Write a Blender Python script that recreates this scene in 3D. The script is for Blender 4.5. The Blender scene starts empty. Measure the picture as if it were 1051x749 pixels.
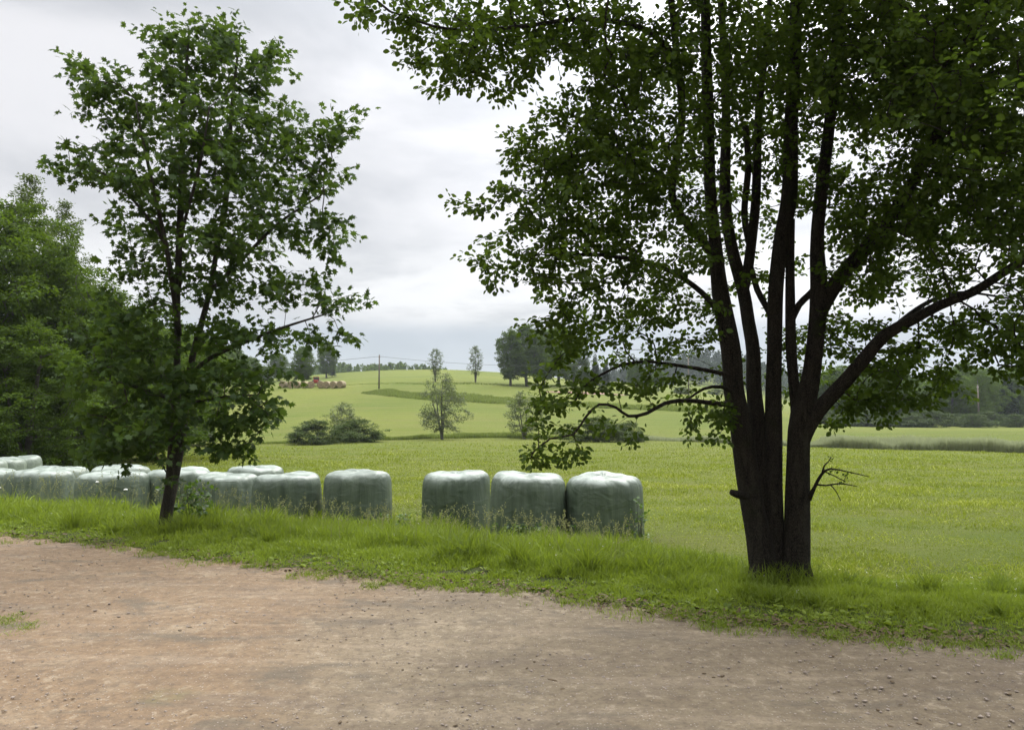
import bpy, math, random
import numpy as np
from mathutils import Vector
PI = math.pi
R = math.radians
rng = np.random.default_rng(7)
random.seed(7)
S = bpy.context.scene
C = S.collection

# ------------------------------------------------------------------ camera
F, CX, CY = 780.0, 525.5, 374.5          # focal length and centre in pixels of the photo
CAM_H = 1.65
PITCH = math.atan(50.5 / F)
cam = bpy.data.cameras.new('camera')
cam.sensor_fit = 'HORIZONTAL'
cam.sensor_width = 36.0
cam.lens = 36.0 * F / 1051.0
cam.clip_start, cam.clip_end = 0.05, 6000
co = bpy.data.objects.new('camera', cam)
C.objects.link(co)
co.location = (0, 0, CAM_H)
co.rotation_euler = (PI / 2 + PITCH, 0, 0)
S.camera = co

# ------------------------------------------------------------------ world, sun, exposure
SUN_EL, SUN_AZ = R(43), R(20)            # azimuth from +Y towards +X
sd = Vector((math.sin(SUN_AZ) * math.cos(SUN_EL), math.cos(SUN_AZ) * math.cos(SUN_EL), math.sin(SUN_EL)))
W = bpy.data.worlds.new('World')
S.world = W
W.use_nodes = True
wt = W.node_tree
for n in list(wt.nodes):
    wt.nodes.remove(n)


class NT:
    """tiny node-building helper"""
    def __init__(s, t): s.t = t
    def n(s, kind, **kw):
        nd = s.t.nodes.new(kind)
        for k, v in kw.items():
            setattr(nd, k, v)
        return nd
    def put(s, sock, v):
        if isinstance(v, bpy.types.NodeSocket): s.t.links.new(v, sock)
        elif v is not None: sock.default_value = v
    def math(s, op, a, b=None, c=None, clamp=False):
        nd = s.n('ShaderNodeMath', operation=op, use_clamp=clamp)
        s.put(nd.inputs[0], a); s.put(nd.inputs[1], b)
        if c is not None: s.put(nd.inputs[2], c)
        return nd.outputs[0]
    def vmath(s, op, a, b=None, out=0):
        nd = s.n('ShaderNodeVectorMath', operation=op)
        s.put(nd.inputs[0], a)
        if b is not None: s.put(nd.inputs[1], b)
        return nd.outputs[out]
    def noise(s, vec, scale, detail=4, rough=0.55, dist=0.0, out=0):
        nd = s.n('ShaderNodeTexNoise')
        s.put(nd.inputs['Vector'], vec)
        nd.inputs['Scale'].default_value = scale
        nd.inputs['Detail'].default_value = detail
        nd.inputs['Roughness'].default_value = rough
        nd.inputs['Distortion'].default_value = dist
        return nd.outputs[out]
    def remap(s, v, a, b, c=0.0, d=1.0, smooth=False):
        nd = s.n('ShaderNodeMapRange')
        if smooth: nd.interpolation_type = 'SMOOTHSTEP'
        s.put(nd.inputs[0], v)
        for i, x in enumerate((a, b, c, d)): nd.inputs[i + 1].default_value = x
        return nd.outputs[0]
    def mix(s, f, a, b, mode='MIX'):
        nd = s.n('ShaderNodeMix', data_type='RGBA', blend_type=mode)
        s.put(nd.inputs[0], f)
        for i, v in ((6, a), (7, b)):
            s.put(nd.inputs[i], (*v, 1.0) if isinstance(v, tuple) and len(v) == 3 else v)
        return nd.outputs[2]
    def scale(s, vec, v3):
        nd = s.n('ShaderNodeMapping')
        s.put(nd.inputs[0], vec)
        nd.inputs['Scale'].default_value = v3
        return nd.outputs[0]
    def bump(s, h, strength, dist, normal=None):
        nd = s.n('ShaderNodeBump')
        nd.inputs['Strength'].default_value = strength
        nd.inputs['Distance'].default_value = dist
        s.put(nd.inputs['Height'], h)
        if normal is not None: s.put(nd.inputs['Normal'], normal)
        return nd.outputs[0]


w = NT(wt)
sky = w.n('ShaderNodeTexSky', sky_type='NISHITA')
sky.sun_disc = False
sky.sun_elevation = SUN_EL
sky.sun_rotation = SUN_AZ
gen = w.n('ShaderNodeTexCoord').outputs['Generated']
sep = w.n('ShaderNodeSeparateXYZ'); w.put(sep.inputs[0], gen)
zz = sep.outputs[2]
# cloud layer: direction projected on a flat ceiling
den = w.math('ADD', w.math('MAXIMUM', zz, 0.0), 0.16)
comb = w.n('ShaderNodeCombineXYZ')
w.put(comb.inputs[0], w.math('DIVIDE', sep.outputs[0], den))
w.put(comb.inputs[1], w.math('DIVIDE', sep.outputs[1], den))
comb.inputs[2].default_value = 3.7
cv = comb.outputs[0]
n1 = w.noise(cv, 0.55, 5, 0.5, 0.6)
n2 = w.noise(cv, 1.7, 6, 0.55, 0.3)
n3 = w.noise(w.scale(gen, (1.0, 1.0, 2.2)), 3.0, 5, 0.5, 0.4)
cl = w.math('ADD', w.math('MULTIPLY', n1, 0.45), w.math('ADD', w.math('MULTIPLY', n2, 0.2), w.math('MULTIPLY', n3, 0.35)))
cl = w.remap(cl, 0.40, 0.60, 0.0, 1.0, True)
cc = w.mix(cl, (0.47, 0.485, 0.515), (0.79, 0.785, 0.805))
# bright band low over the horizon with a slate strip under it
band = w.math('MULTIPLY', w.remap(zz, 0.085, 0.15, 0, 1, True), w.remap(zz, 0.17, 0.25, 1, 0, True))
cc = w.mix(w.math('MULTIPLY', band, w.remap(n2, 0.35, 0.6, 0.25, 0.95, True)), cc, (0.84, 0.84, 0.85))
low = w.math('MULTIPLY', w.remap(zz, 0.10, 0.13, 1, 0, True), 0.75)
cc = w.mix(low, cc, (0.42, 0.475, 0.55))
# sky gain raised overhead to light the ground, plus a glow at the sun
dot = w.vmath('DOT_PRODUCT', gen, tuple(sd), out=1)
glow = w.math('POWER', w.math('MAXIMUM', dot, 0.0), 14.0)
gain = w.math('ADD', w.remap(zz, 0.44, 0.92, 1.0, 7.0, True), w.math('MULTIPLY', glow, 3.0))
# sky dimmed behind the camera to keep trunk and bale fronts dark
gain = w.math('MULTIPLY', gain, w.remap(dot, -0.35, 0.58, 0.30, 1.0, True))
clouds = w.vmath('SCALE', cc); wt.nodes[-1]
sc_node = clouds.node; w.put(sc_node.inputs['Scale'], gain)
b1 = w.n('ShaderNodeBackground'); w.put(b1.inputs[0], sky.outputs[0]); b1.inputs[1].default_value = 0.10
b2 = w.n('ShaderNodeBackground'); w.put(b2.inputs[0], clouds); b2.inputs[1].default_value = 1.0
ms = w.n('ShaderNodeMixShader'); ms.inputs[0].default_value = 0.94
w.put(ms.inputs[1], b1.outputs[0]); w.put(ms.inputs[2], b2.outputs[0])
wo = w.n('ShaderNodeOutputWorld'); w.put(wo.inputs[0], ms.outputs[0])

sl = bpy.data.lights.new('sun', 'SUN')
sl.energy = 1.5
sl.angle = R(14)
sl.color = (1.0, 0.95, 0.86)
so = bpy.data.objects.new('sun', sl)
C.objects.link(so)
so.rotation_euler = sd.to_track_quat('Z', 'Y').to_euler()
so.location = (20, 20, 60)

vs = S.view_settings
S.display_settings.display_device = 'sRGB'
vs.view_transform = 'Standard'; vs.look = 'None'; vs.gamma = 1.0; vs.use_curve_mapping = False
vs.exposure = 0.18
S.render.engine = 'CYCLES'
S.cycles.use_denoising = True
S.cycles.max_bounces = 8
S.cycles.diffuse_bounces = 4
S.cycles.transmission_bounces = 5
S.cycles.glossy_bounces = 2
S.cycles.volume_bounces = 1
S.cycles.caustics_reflective = False
S.cycles.caustics_refractive = False
S.cycles.sample_clamp_indirect = 6

# ------------------------------------------------------------------ pixel <-> world
cp, sp_ = math.cos(PITCH), math.sin(PITCH)
def ray(px, py):
    cx, cy = (px - CX) / F, -(py - CY) / F
    return np.array([cx, cp - cy * sp_, sp_ + cy * cp])
def at(px, py, Y):
    d = ray(px, py)
    return d * (Y / d[1]) + np.array([0, 0, CAM_H])

def sstep(a, b, v):
    t = np.clip((v - a) / (b - a), 0, 1)
    return t * t * (3 - 2 * t)

# ------------------------------------------------------------------ terrain
def road_z0(px, py):
    d = ray(px, py); t = -CAM_H / d[2]
    return d[:2] * t
EDGE_PX = [(-260, 541), (-120, 544), (0, 549), (50, 553), (100, 558), (170, 567), (250, 578), (330, 588), (400, 595), (500, 603), (560, 610), (600, 617), (700, 631), (800, 643), (900, 652), (1051, 660), (1200, 668), (1400, 680)]
EDGE = np.array([road_z0(*p) for p in EDGE_PX])
def road_d(x, y):
    """distance outside the road edge, positive on the grass side"""
    x = np.asarray(x, float); y = np.asarray(y, float)
    ye = np.interp(x, EDGE[:, 0], EDGE[:, 1])
    lo = x < EDGE[0, 0]; hi = x > EDGE[-1, 0]
    s0 = (EDGE[1, 1] - EDGE[0, 1]) / (EDGE[1, 0] - EDGE[0, 0]); s1 = (EDGE[-1, 1] - EDGE[-2, 1]) / (EDGE[-1, 0] - EDGE[-2, 0])
    ye = np.where(lo, EDGE[0, 1] + s0 * (x - EDGE[0, 0]), ye)
    ye = np.where(hi, EDGE[-1, 1] + s1 * (x - EDGE[-1, 0]), ye)
    return (y - ye) * 0.907
U_S = [-3, -1.2, -0.7, -0.33, -0.25, -0.18, -0.08, 0.0, 0.08, 0.2, 0.28, 0.34, 0.40, 0.46, 0.7, 1.5, 3]
V_S = [6, 9, 11, 13.6, 15.4, 16.6, 16.8, 15.6, 13.6, 11.6, 9.8, 6.0, 2.0, 0.5, 0.2, 0.2, 0.2]
def terrain(x, y):
    x = np.asarray(x, float); y = np.asarray(y, float)
    d = road_d(x, y)
    z = -0.5 * sstep(0.9, 5.0, d)
    z = z + 0.03 * np.sin(x * 0.9 + 1.3) * np.sin(y * 0.7) * sstep(0.3, 3, d)
    yy = np.maximum(y, 1.0)
    u = x / yy
    Sx = sum(np.interp(u + k, U_S, V_S) for k in (-0.03, -0.015, 0, 0.015, 0.03)) / 5
    t = (y - 64) / 186.0
    f = np.where(t <= 0, 0, np.where(t < 1, t - 0.04 * np.sin(np.clip(t, 0, 1) * PI * 3.0), 1 - 0.35 * sstep(1.0, 1.8, t)))
    z = z + Sx * f * sstep(60, 80, y)
    z = z + 0.25 * np.sin(x * 0.045 + y * 0.02) * np.sin(y * 0.05 + x * 0.01) * sstep(20, 70, y)
    far = np.exp(-((y - 520) / 130.0) ** 2)
    z = z + 24 * far * np.exp(-((u - 0.27) / 0.13) ** 2) + 6 * far * np.exp(-((u + 0.1) / 0.2) ** 2)
    z = z + 10 * sstep(500, 1000, y)
    return z
def gz(x, y): return float(terrain(x, y))
def hit(px, py, y0=5.0, y1=400.0):
    """where the photo's ray through (px,py) meets the ground"""
    d = ray(px, py); d = d / d[1]
    ys = np.linspace(y0, y1, 4000)
    P = d[None, :] * ys[:, None] + np.array([0, 0, CAM_H])
    h = P[:, 2] - terrain(P[:, 0], P[:, 1])
    i = np.argmax(h < 0)
    if h[i] >= 0: i = len(ys) - 1
    p = P[i]
    return np.array([p[0], p[1], gz(p[0], p[1])])

# ------------------------------------------------------------------ mesh helpers
def make_mesh(name, V, faces, attrs=None, smooth=False):
    """V (n,3); faces: list of int arrays (m,k), each with its own k"""
    me = bpy.data.meshes.new(name)
    V = np.ascontiguousarray(V, dtype=np.float32)
    me.vertices.add(len(V)); me.vertices.foreach_set('co', V.ravel())
    faces = [np.asarray(f, dtype=np.int32) for f in faces if len(f)]
    tot = np.concatenate([np.full(len(f), f.shape[1], dtype=np.int32) for f in faces])
    loops = np.concatenate([f.ravel() for f in faces])
    me.loops.add(len(loops)); me.loops.foreach_set('vertex_index', loops)
    start = np.concatenate([[0], np.cumsum(tot)[:-1]]).astype(np.int32)
    me.polygons.add(len(tot)); me.polygons.foreach_set('loop_start', start)
    if smooth: me.polygons.foreach_set('use_smooth', np.ones(len(tot), dtype=bool))
    me.update(calc_edges=True)
    for k, a in (attrs or {}).items():
        at_ = me.attributes.new(k, 'FLOAT', 'POINT')
        at_.data.foreach_set('value', np.ascontiguousarray(a, dtype=np.float32))
    return me
def obj(name, me, mat=None, parent=None, loc=None):
    o = bpy.data.objects.new(name, me); C.objects.link(o)
    if mat and not me.materials: me.materials.append(mat)
    if parent: o.parent = parent
    if loc is not None: o.location = loc
    return o
def thing(name, label, cat, loc=(0, 0, 0), rotz=0.0, group=None, scale=None):
    o = bpy.data.objects.new(name, None); C.objects.link(o)
    o.empty_display_size = 0.3
    o.location = loc; o.rotation_euler = (0, 0, rotz)
    if scale is not None: o.scale = scale if hasattr(scale, '__len__') else (scale,) * 3
    o['label'] = label; o['category'] = cat
    if group: o['group'] = group
    return o
def tag(o, label=None, cat=None, group=None, kind=None):
    if label: o['label'] = label
    if cat: o['category'] = cat
    if group: o['group'] = group
    if kind: o['kind'] = kind
    return o
def dup(root, label, loc, rotz, scale, group=None, name=None):
    r = root.copy(); C.objects.link(r)
    if name: r.name = name
    r.location = loc; r.rotation_euler = (0, 0, rotz)
    r.scale = scale if hasattr(scale, '__len__') else (scale,) * 3
    r['label'] = label
    if group: r['group'] = group
    elif 'group' in r: del r['group']
    for ch in list(root.children):
        c = ch.copy(); C.objects.link(c); c.parent = r
        for g in ch.children:
            d = g.copy(); C.objects.link(d); d.parent = c
    return r

class Acc:
    """accumulates geometry for ONE mesh"""
    def __init__(s): s.V = []; s.F = {}; s.n = 0
    def add(s, V, F):
        V = np.asarray(V, float).reshape(-1, 3)
        for f in F:
            f = np.asarray(f)
            if len(f): s.F.setdefault(f.shape[1], []).append(f + s.n)
        s.V.append(V); s.n += len(V)
    def mesh(s, name, smooth=False):
        return make_mesh(name, np.concatenate(s.V), [np.concatenate(v) for v in s.F.values()], smooth=smooth)
    def tube(s, P, rad, k=6, rough=0.0, cap=True, flare=None):
        P = np.asarray(P, float); n = len(P)
        rad = np.broadcast_to(np.asarray(rad, float), (n,))
        T = np.gradient(P, axis=0); T /= np.linalg.norm(T, axis=1)[:, None] + 1e-9
        ref = np.array([0.0, 1.0, 0.0]) if abs(T[0][1]) < 0.9 else np.array([1.0, 0, 0])
        a = np.cross(T, ref); a /= np.linalg.norm(a, axis=1)[:, None] + 1e-9
        b = np.cross(T, a)
        th = np.arange(k) * 2 * PI / k
        rr = rad[:, None] * np.ones((1, k))
        if rough:
            ph = rng.uniform(0, 6.28, 6)
            L = np.concatenate([[0], np.cumsum(np.linalg.norm(np.diff(P, axis=0), axis=1))])[:, None]
            tt = th[None, :]
            rr = rr * (1 + rough * (0.5 * np.sin(3 * tt + ph[0] + 1.1 * np.sin(L * 1.7 + ph[1])) + 0.35 * np.sin(5 * tt + ph[2] + L * 1.3) + 0.25 * np.sin(9 * tt + L * 3 + ph[3]) + 0.35 * np.sin(L * 5 + 2 * tt + ph[4])))
        ring = P[:, None, :] + rr[:, :, None] * (np.cos(th)[None, :, None] * a[:, None, :] + np.sin(th)[None, :, None] * b[:, None, :])
        V = ring.reshape(-1, 3)
        i = np.arange(n - 1)[:, None] * k; j = np.arange(k)[None, :]; j2 = (j + 1) % k
        Q = np.stack([i + j, i + j2, i + k + j2, i + k + j], -1).reshape(-1, 4)
        s.add(V, [Q])
        if cap:
            s.F.setdefault(k, []).append((np.arange(k)[None, :] + (n - 1) * k + s.n - len(V)))
            s.F.setdefault(k, []).append((np.arange(k)[None, ::-1] + s.n - len(V)))

def smooth_path(P, r, step):
    """Catmull-Rom through P with radii r, resampled about every step metres"""
    P = np.asarray(P, float); r = np.asarray(r, float)
    A = np.vstack([2 * P[0] - P[1], P, 2 * P[-1] - P[-2]])
    out, rad = [], []
    for i in range(len(P) - 1):
        p0, p1, p2, p3 = A[i:i + 4]
        m = max(2, int(np.linalg.norm(p2 - p1) / step))
        for t in np.arange(m) / m:
            out.append(0.5 * (2 * p1 + (p2 - p0) * t + (2 * p0 - 5 * p1 + 4 * p2 - p3) * t * t + (3 * p1 - p0 - 3 * p2 + p3) * t ** 3))
            rad.append(r[i] * (1 - t) + r[i + 1] * t)
    out.append(P[-1]); rad.append(r[-1])
    return np.array(out), np.array(rad)

def unit(v): return v / (np.linalg.norm(v, axis=-1, keepdims=True) + 1e-9)

LEAF_OVAL = (np.array([(0, 0, 0), (-.30, .28, .05), (-.38, .58, .07), (-.18, .90, .03), (0, 1.0, -.04), (.18, .90, .03), (.38, .58, .07), (.30, .28, .05), (0, .55, -.02)]),
             np.array([(0, 8, 1), (1, 8, 2), (2, 8, 3), (3, 8, 4), (4, 8, 5), (5, 8, 6), (6, 8, 7), (7, 8, 0)]))
LEAF_MAPLE = (np.array([(0, 0, 0), (-.30, .02, -.02), (-.22, .17, .03), (-.56, .36, -.05), (-.24, .46, .03), (-.30, .78, -.04), (-.09, .66, .02), (0, 1.0, -.08), (.09, .66, .02), (.30, .78, -.04), (.24, .46, .03), (.56, .36, -.05), (.22, .17, .03), (.30, .02, -.02), (0, .32, .03)]),
              np.array([(i, 14, (i + 1) % 14) for i in range(14)]))
LEAF_SIMPLE = (np.array([(0, 0, 0), (-.32, .5, .07), (0, 1, -.03), (.32, .5, .07)]), np.array([(0, 2, 1), (0, 3, 2)]))
def leaf_mesh(name, tmpl, base, dirs, normals, size, vary=None):
    T, Fc = tmpl
    N = len(base)
    b = unit(dirs); a = unit(np.cross(b, normals)); n = np.cross(a, b)
    V = base[:, None, :] + size[:, None, None] * (T[None, :, 0:1] * a[:, None, :] + T[None, :, 1:2] * b[:, None, :] + T[None, :, 2:3] * n[:, None, :])
    k = len(T)
    Fa = (Fc[None, :, :] + (np.arange(N) * k)[:, None, None]).reshape(-1, 3)
    tint = np.repeat(rng.random(N) if vary is None else vary, k)
    return make_mesh(name, V.reshape(-1, 3), [Fa], {'tint': tint})

# ------------------------------------------------------------------ growing branches towards points
class Tree:
    def __init__(s):
        s.P = []; s.par = []; s.man = []; s.T = []
    def limb(s, P, r, step=0.12, parent=-1):
        Q, rad = smooth_path(P, r, step)
        T = unit(np.gradient(Q, axis=0))
        first = len(s.P)
        for i in range(len(Q)):
            s.P.append(Q[i]); s.man.append(rad[i]); s.T.append(T[i])
            s.par.append(parent if i == 0 else len(s.P) - 2)
        return Q, rad
    def grow(s, A, step=0.14, up=0.35, bend=0.25, jit=0.02, pen=0.5):
        """joins every point of A to the closest wood by a curved branch"""
        m = len(s.P); cap = m + len(A) * 60
        P = np.zeros((cap, 3)); P[:m] = s.P
        T = np.zeros((cap, 3)); T[:m] = s.T
        D = np.array([np.min(np.linalg.norm(P[:m] - a, axis=1)) for a in A])
        s.n0 = m; s.ends = []
        for k in np.argsort(D):
            a = A[k]
            v = a - P[:m]
            d = np.linalg.norm(v, axis=1)
            al = np.einsum('ij,ij->i', v, T[:m]) / (d + 1e-6)
            cost = d * (1 + pen * np.clip(0.35 - al, 0, 1)) + pen * 0.8 * np.clip(-v[:, 2] - 0.1, 0, 9)
            i = int(np.argmin(cost)); L = d[i]
            ns = int(min(55, max(1, round(L / step))))
            c = P[i] + T[i] * L * bend + (a - P[i]) * 0.35 + np.array([0, 0, up * L * 0.25])
            last = i
            for q in range(1, ns + 1):
                t = q / ns
                p = (1 - t) ** 2 * P[i] + 2 * t * (1 - t) * c + t * t * a
                if q < ns: p = p + rng.normal(0, jit, 3) * min(1, L)
                T[m] = (p - P[last]) / (np.linalg.norm(p - P[last]) + 1e-9)
                P[m] = p; s.par.append(last); last = m; m += 1
            s.ends.append(last)
        s.P = P[:m]; s.T = T[:m]
        return s
    def radii(s, r0, e=2.4):
        m = len(s.P); acc = np.zeros(m)
        for i in s.ends: acc[i] = r0 ** e
        for i in range(m - 1, s.n0 - 1, -1):
            acc[s.par[i]] += acc[i]
        s.rad = np.maximum(acc, r0 ** e) ** (1 / e)
        return s
    def twigs(s, name, k=5, rmax=9.0):
        """one mesh of everything grown"""
        m = len(s.P); kids = {}
        for i in range(s.n0, m): kids.setdefault(s.par[i], []).append(i)
        A = Acc(); done = set()
        starts = [i for i in range(s.n0, m) if s.par[i] < s.n0]
        st = list(starts)
        while st:
            i = st.pop()
            ch = [s.par[i], i]
            while True:
                ks = kids.get(ch[-1], [])
                if not ks: break
                ks = sorted(ks, key=lambda q: -s.rad[q])
                for q in ks[1:]: st.append(q)
                ch.append(ks[0])
            r = s.rad[ch].copy(); r[0] = r[1] * 1.08
            r = np.minimum(r, rmax); r[-1] *= 0.5
            A.tube(s.P[ch], r, k, cap=False)
        return A.mesh(name, True)

def sprays(ends, dirs, n, length, spread, droop=0.15):
    """leaf bases, leaf directions and twiglet segments around branch ends"""
    E = np.repeat(ends, n, 0); Dm = np.repeat(unit(dirs), n, 0)
    t = rng.random(len(E)) ** 0.8
    side = unit(rng.normal(0, 1, E.shape))
    side[:, 2] *= 0.55
    B = E + Dm * (t * length - length * 0.55)[:, None] + side * (spread * (0.25 + 0.75 * rng.random(len(E))))[:, None]
    B[:, 2] -= droop * spread * rng.random(len(E))
    return B, unit(side * 0.9 + Dm * 0.5 + rng.normal(0, 0.35, E.shape))

def blob_points(blobs, per_m2):
    """points in a crown described by ellipses seen from the road, each with its own distance and depth"""
    out = []
    for (px, py, rx, ry, Y, dY, dens) in blobs:
        m = PI * rx * ry * (Y / F) ** 2 * per_m2 * dens
        for _ in range(int(m) + (1 if rng.random() < m % 1 else 0)):
            a, r = rng.uniform(0, 2 * PI), math.sqrt(rng.random())
            out.append(at(px + rx * r * math.cos(a), py + ry * r * math.sin(a), Y + rng.normal(0, dY) * 0.8))
    return np.array(out)

# ------------------------------------------------------------------ materials
def new_mat(name):
    m = bpy.data.materials.new(name); m.use_nodes = True
    t = m.node_tree
    for n in list(t.nodes): t.nodes.remove(n)
    x = NT(t); out = x.n('ShaderNodeOutputMaterial')
    return m, x, out
def leaf_mat(name, dark, light, trans, tfac=0.38, gloss=0.05, rough=0.45):
    m, x, out = new_mat(name)
    at_ = x.n('ShaderNodeAttribute', attribute_name='tint').outputs['Fac']
    oi = x.n('ShaderNodeObjectInfo').outputs['Random']
    pos = x.n('ShaderNodeTexCoord').outputs['Object']
    big = x.noise(pos, 0.9, 2)
    f = x.math('ADD', x.math('MULTIPLY', at_, 0.7), x.math('MULTIPLY', x.remap(big, 0.35, 0.65), 0.3))
    col = x.mix(f, dark, light)
    col = x.mix(x.math('MULTIPLY', oi, 0.35), col, x.mix(0.5, light, trans))
    d = x.n('ShaderNodeBsdfDiffuse'); x.put(d.inputs[0], col)
    tr = x.n('ShaderNodeBsdfTranslucent'); x.put(tr.inputs[0], x.mix(f, tuple(c * 0.8 for c in trans), trans))
    m1 = x.n('ShaderNodeMixShader'); m1.inputs[0].default_value = tfac
    x.put(m1.inputs[1], d.outputs[0]); x.put(m1.inputs[2], tr.outputs[0])
    g = x.n('ShaderNodeBsdfGlossy'); g.inputs['Roughness'].default_value = rough
    m2 = x.n('ShaderNodeMixShader'); m2.inputs[0].default_value = gloss
    x.put(m2.inputs[1], m1.outputs[0]); x.put(m2.inputs[2], g.outputs[0])
    x.put(out.inputs[0], m2.outputs[0])
    return m
def bark_mat(name, c1, c2, sc=1.0, moss=None):
    m, x, out = new_mat(name)
    pos = x.n('ShaderNodeTexCoord').outputs['Object']
    st = x.scale(pos, (22 * sc, 22 * sc, 5 * sc))
    a = x.noise(st, 1.0, 8, 0.65, 0.8)
    v = x.n('ShaderNodeTexVoronoi', feature='DISTANCE_TO_EDGE'); x.put(v.inputs['Vector'], x.scale(pos, (30 * sc, 30 * sc, 8 * sc)))
    h = x.math('ADD', a, x.math('MULTIPLY', x.math('MINIMUM', v.outputs[0], 0.25), 1.6))
    col = x.mix(x.remap(h, 0.4, 0.95), c1, c2)
    if moss:
        col = x.mix(x.math('MULTIPLY', x.remap(x.noise(pos, 2.2, 5, 0.6), 0.55, 0.72, 0, 1, True), 0.6), col, moss)
    p = x.n('ShaderNodeBsdfPrincipled'); x.put(p.inputs['Base Color'], col)
    p.inputs['Roughness'].default_value = 0.9
    p.inputs['Specular IOR Level'].default_value = 0.2
    x.put(p.inputs['Normal'], x.bump(h, 1.0, 0.045 / sc))
    x.put(out.inputs[0], p.outputs[0])
    return m
def plain(name, col, rough=0.6, metal=0.0, nscale=6.0, var=0.25):
    m, x, out = new_mat(name)
    pos = x.n('ShaderNodeTexCoord').outputs['Object']
    n = x.noise(pos, nscale, 5, 0.6)
    c = x.mix(x.remap(n, 0.3, 0.7), tuple(v * (1 - var) for v in col), tuple(min(1, v * (1 + var)) for v in col))
    p = x.n('ShaderNodeBsdfPrincipled'); x.put(p.inputs['Base Color'], c)
    p.inputs['Roughness'].default_value = rough; p.inputs['Metallic'].default_value = metal
    x.put(out.inputs[0], p.outputs[0])
    return m

M = {}
M['alder_leaf'] = leaf_mat('alder_leaf', (0.012, 0.026, 0.005), (0.042, 0.070, 0.013), (0.15, 0.24, 0.02), 0.33, 0.012)
M['maple_leaf'] = leaf_mat('maple_leaf', (0.020, 0.044, 0.009), (0.052, 0.092, 0.018), (0.12, 0.20, 0.02), 0.34, 0.015)
M['wood_leaf'] = leaf_mat('wood_leaf', (0.026, 0.054, 0.007), (0.086, 0.138, 0.016), (0.15, 0.24, 0.014), 0.33, 0.015)
M['birch_leaf'] = leaf_mat('birch_leaf', (0.060, 0.090, 0.024), (0.105, 0.140, 0.036), (0.15, 0.21, 0.03), 0.33, 0.02)
M['willow_leaf'] = leaf_mat('willow_leaf', (0.085, 0.115, 0.045), (0.155, 0.185, 0.075), (0.17, 0.22, 0.06), 0.3, 0.04)
M['sapling_leaf'] = leaf_mat('sapling_leaf', (0.04, 0.09, 0.015), (0.08, 0.15, 0.025), (0.15, 0.26, 0.02), 0.36, 0.05)
M['bush_leaf'] = leaf_mat('bush_leaf', (0.030, 0.052, 0.016), (0.075, 0.105, 0.032), (0.10, 0.15, 0.03), 0.3, 0.02)
M['conifer_leaf'] = leaf_mat('conifer_leaf', (0.018, 0.036, 0.016), (0.035, 0.060, 0.026), (0.04, 0.07, 0.02), 0.15, 0.02)
M['grass'] = leaf_mat('grass', (0.034, 0.066, 0.008), (0.250, 0.315, 0.045), (0.32, 0.43, 0.03), 0.37, 0.02, 0.5)
M['mown'] = leaf_mat('mown', (0.062, 0.105, 0.012), (0.350, 0.365, 0.060), (0.30, 0.38, 0.03), 0.34, 0.02, 0.5)
M['seed'] = leaf_mat('seed', (0.14, 0.14, 0.06), (0.31, 0.32, 0.15), (0.34, 0.36, 0.14), 0.3, 0.02)
M['reed'] = leaf_mat('reed', (0.17, 0.205, 0.10), (0.31, 0.33, 0.19), (0.42, 0.46, 0.26), 0.45, 0.02)
M['bank'] = leaf_mat('bank', (0.070, 0.110, 0.026), (0.190, 0.225, 0.065), (0.24, 0.31, 0.05), 0.42, 0.02)
M['alder_bark'] = bark_mat('alder_bark', (0.009, 0.007, 0.006), (0.082, 0.068, 0.052), 0.8, (0.035, 0.045, 0.014))
M['maple_bark'] = bark_mat('maple_bark', (0.022, 0.018, 0.014), (0.130, 0.112, 0.090), 1.1, (0.06, 0.065, 0.03))
M['far_bark'] = bark_mat('far_bark', (0.06, 0.052, 0.042), (0.16, 0.145, 0.12), 0.6)
M['pale_bark'] = bark_mat('pale_bark', (0.13, 0.125, 0.105), (0.32, 0.31, 0.27), 0.6)

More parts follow.
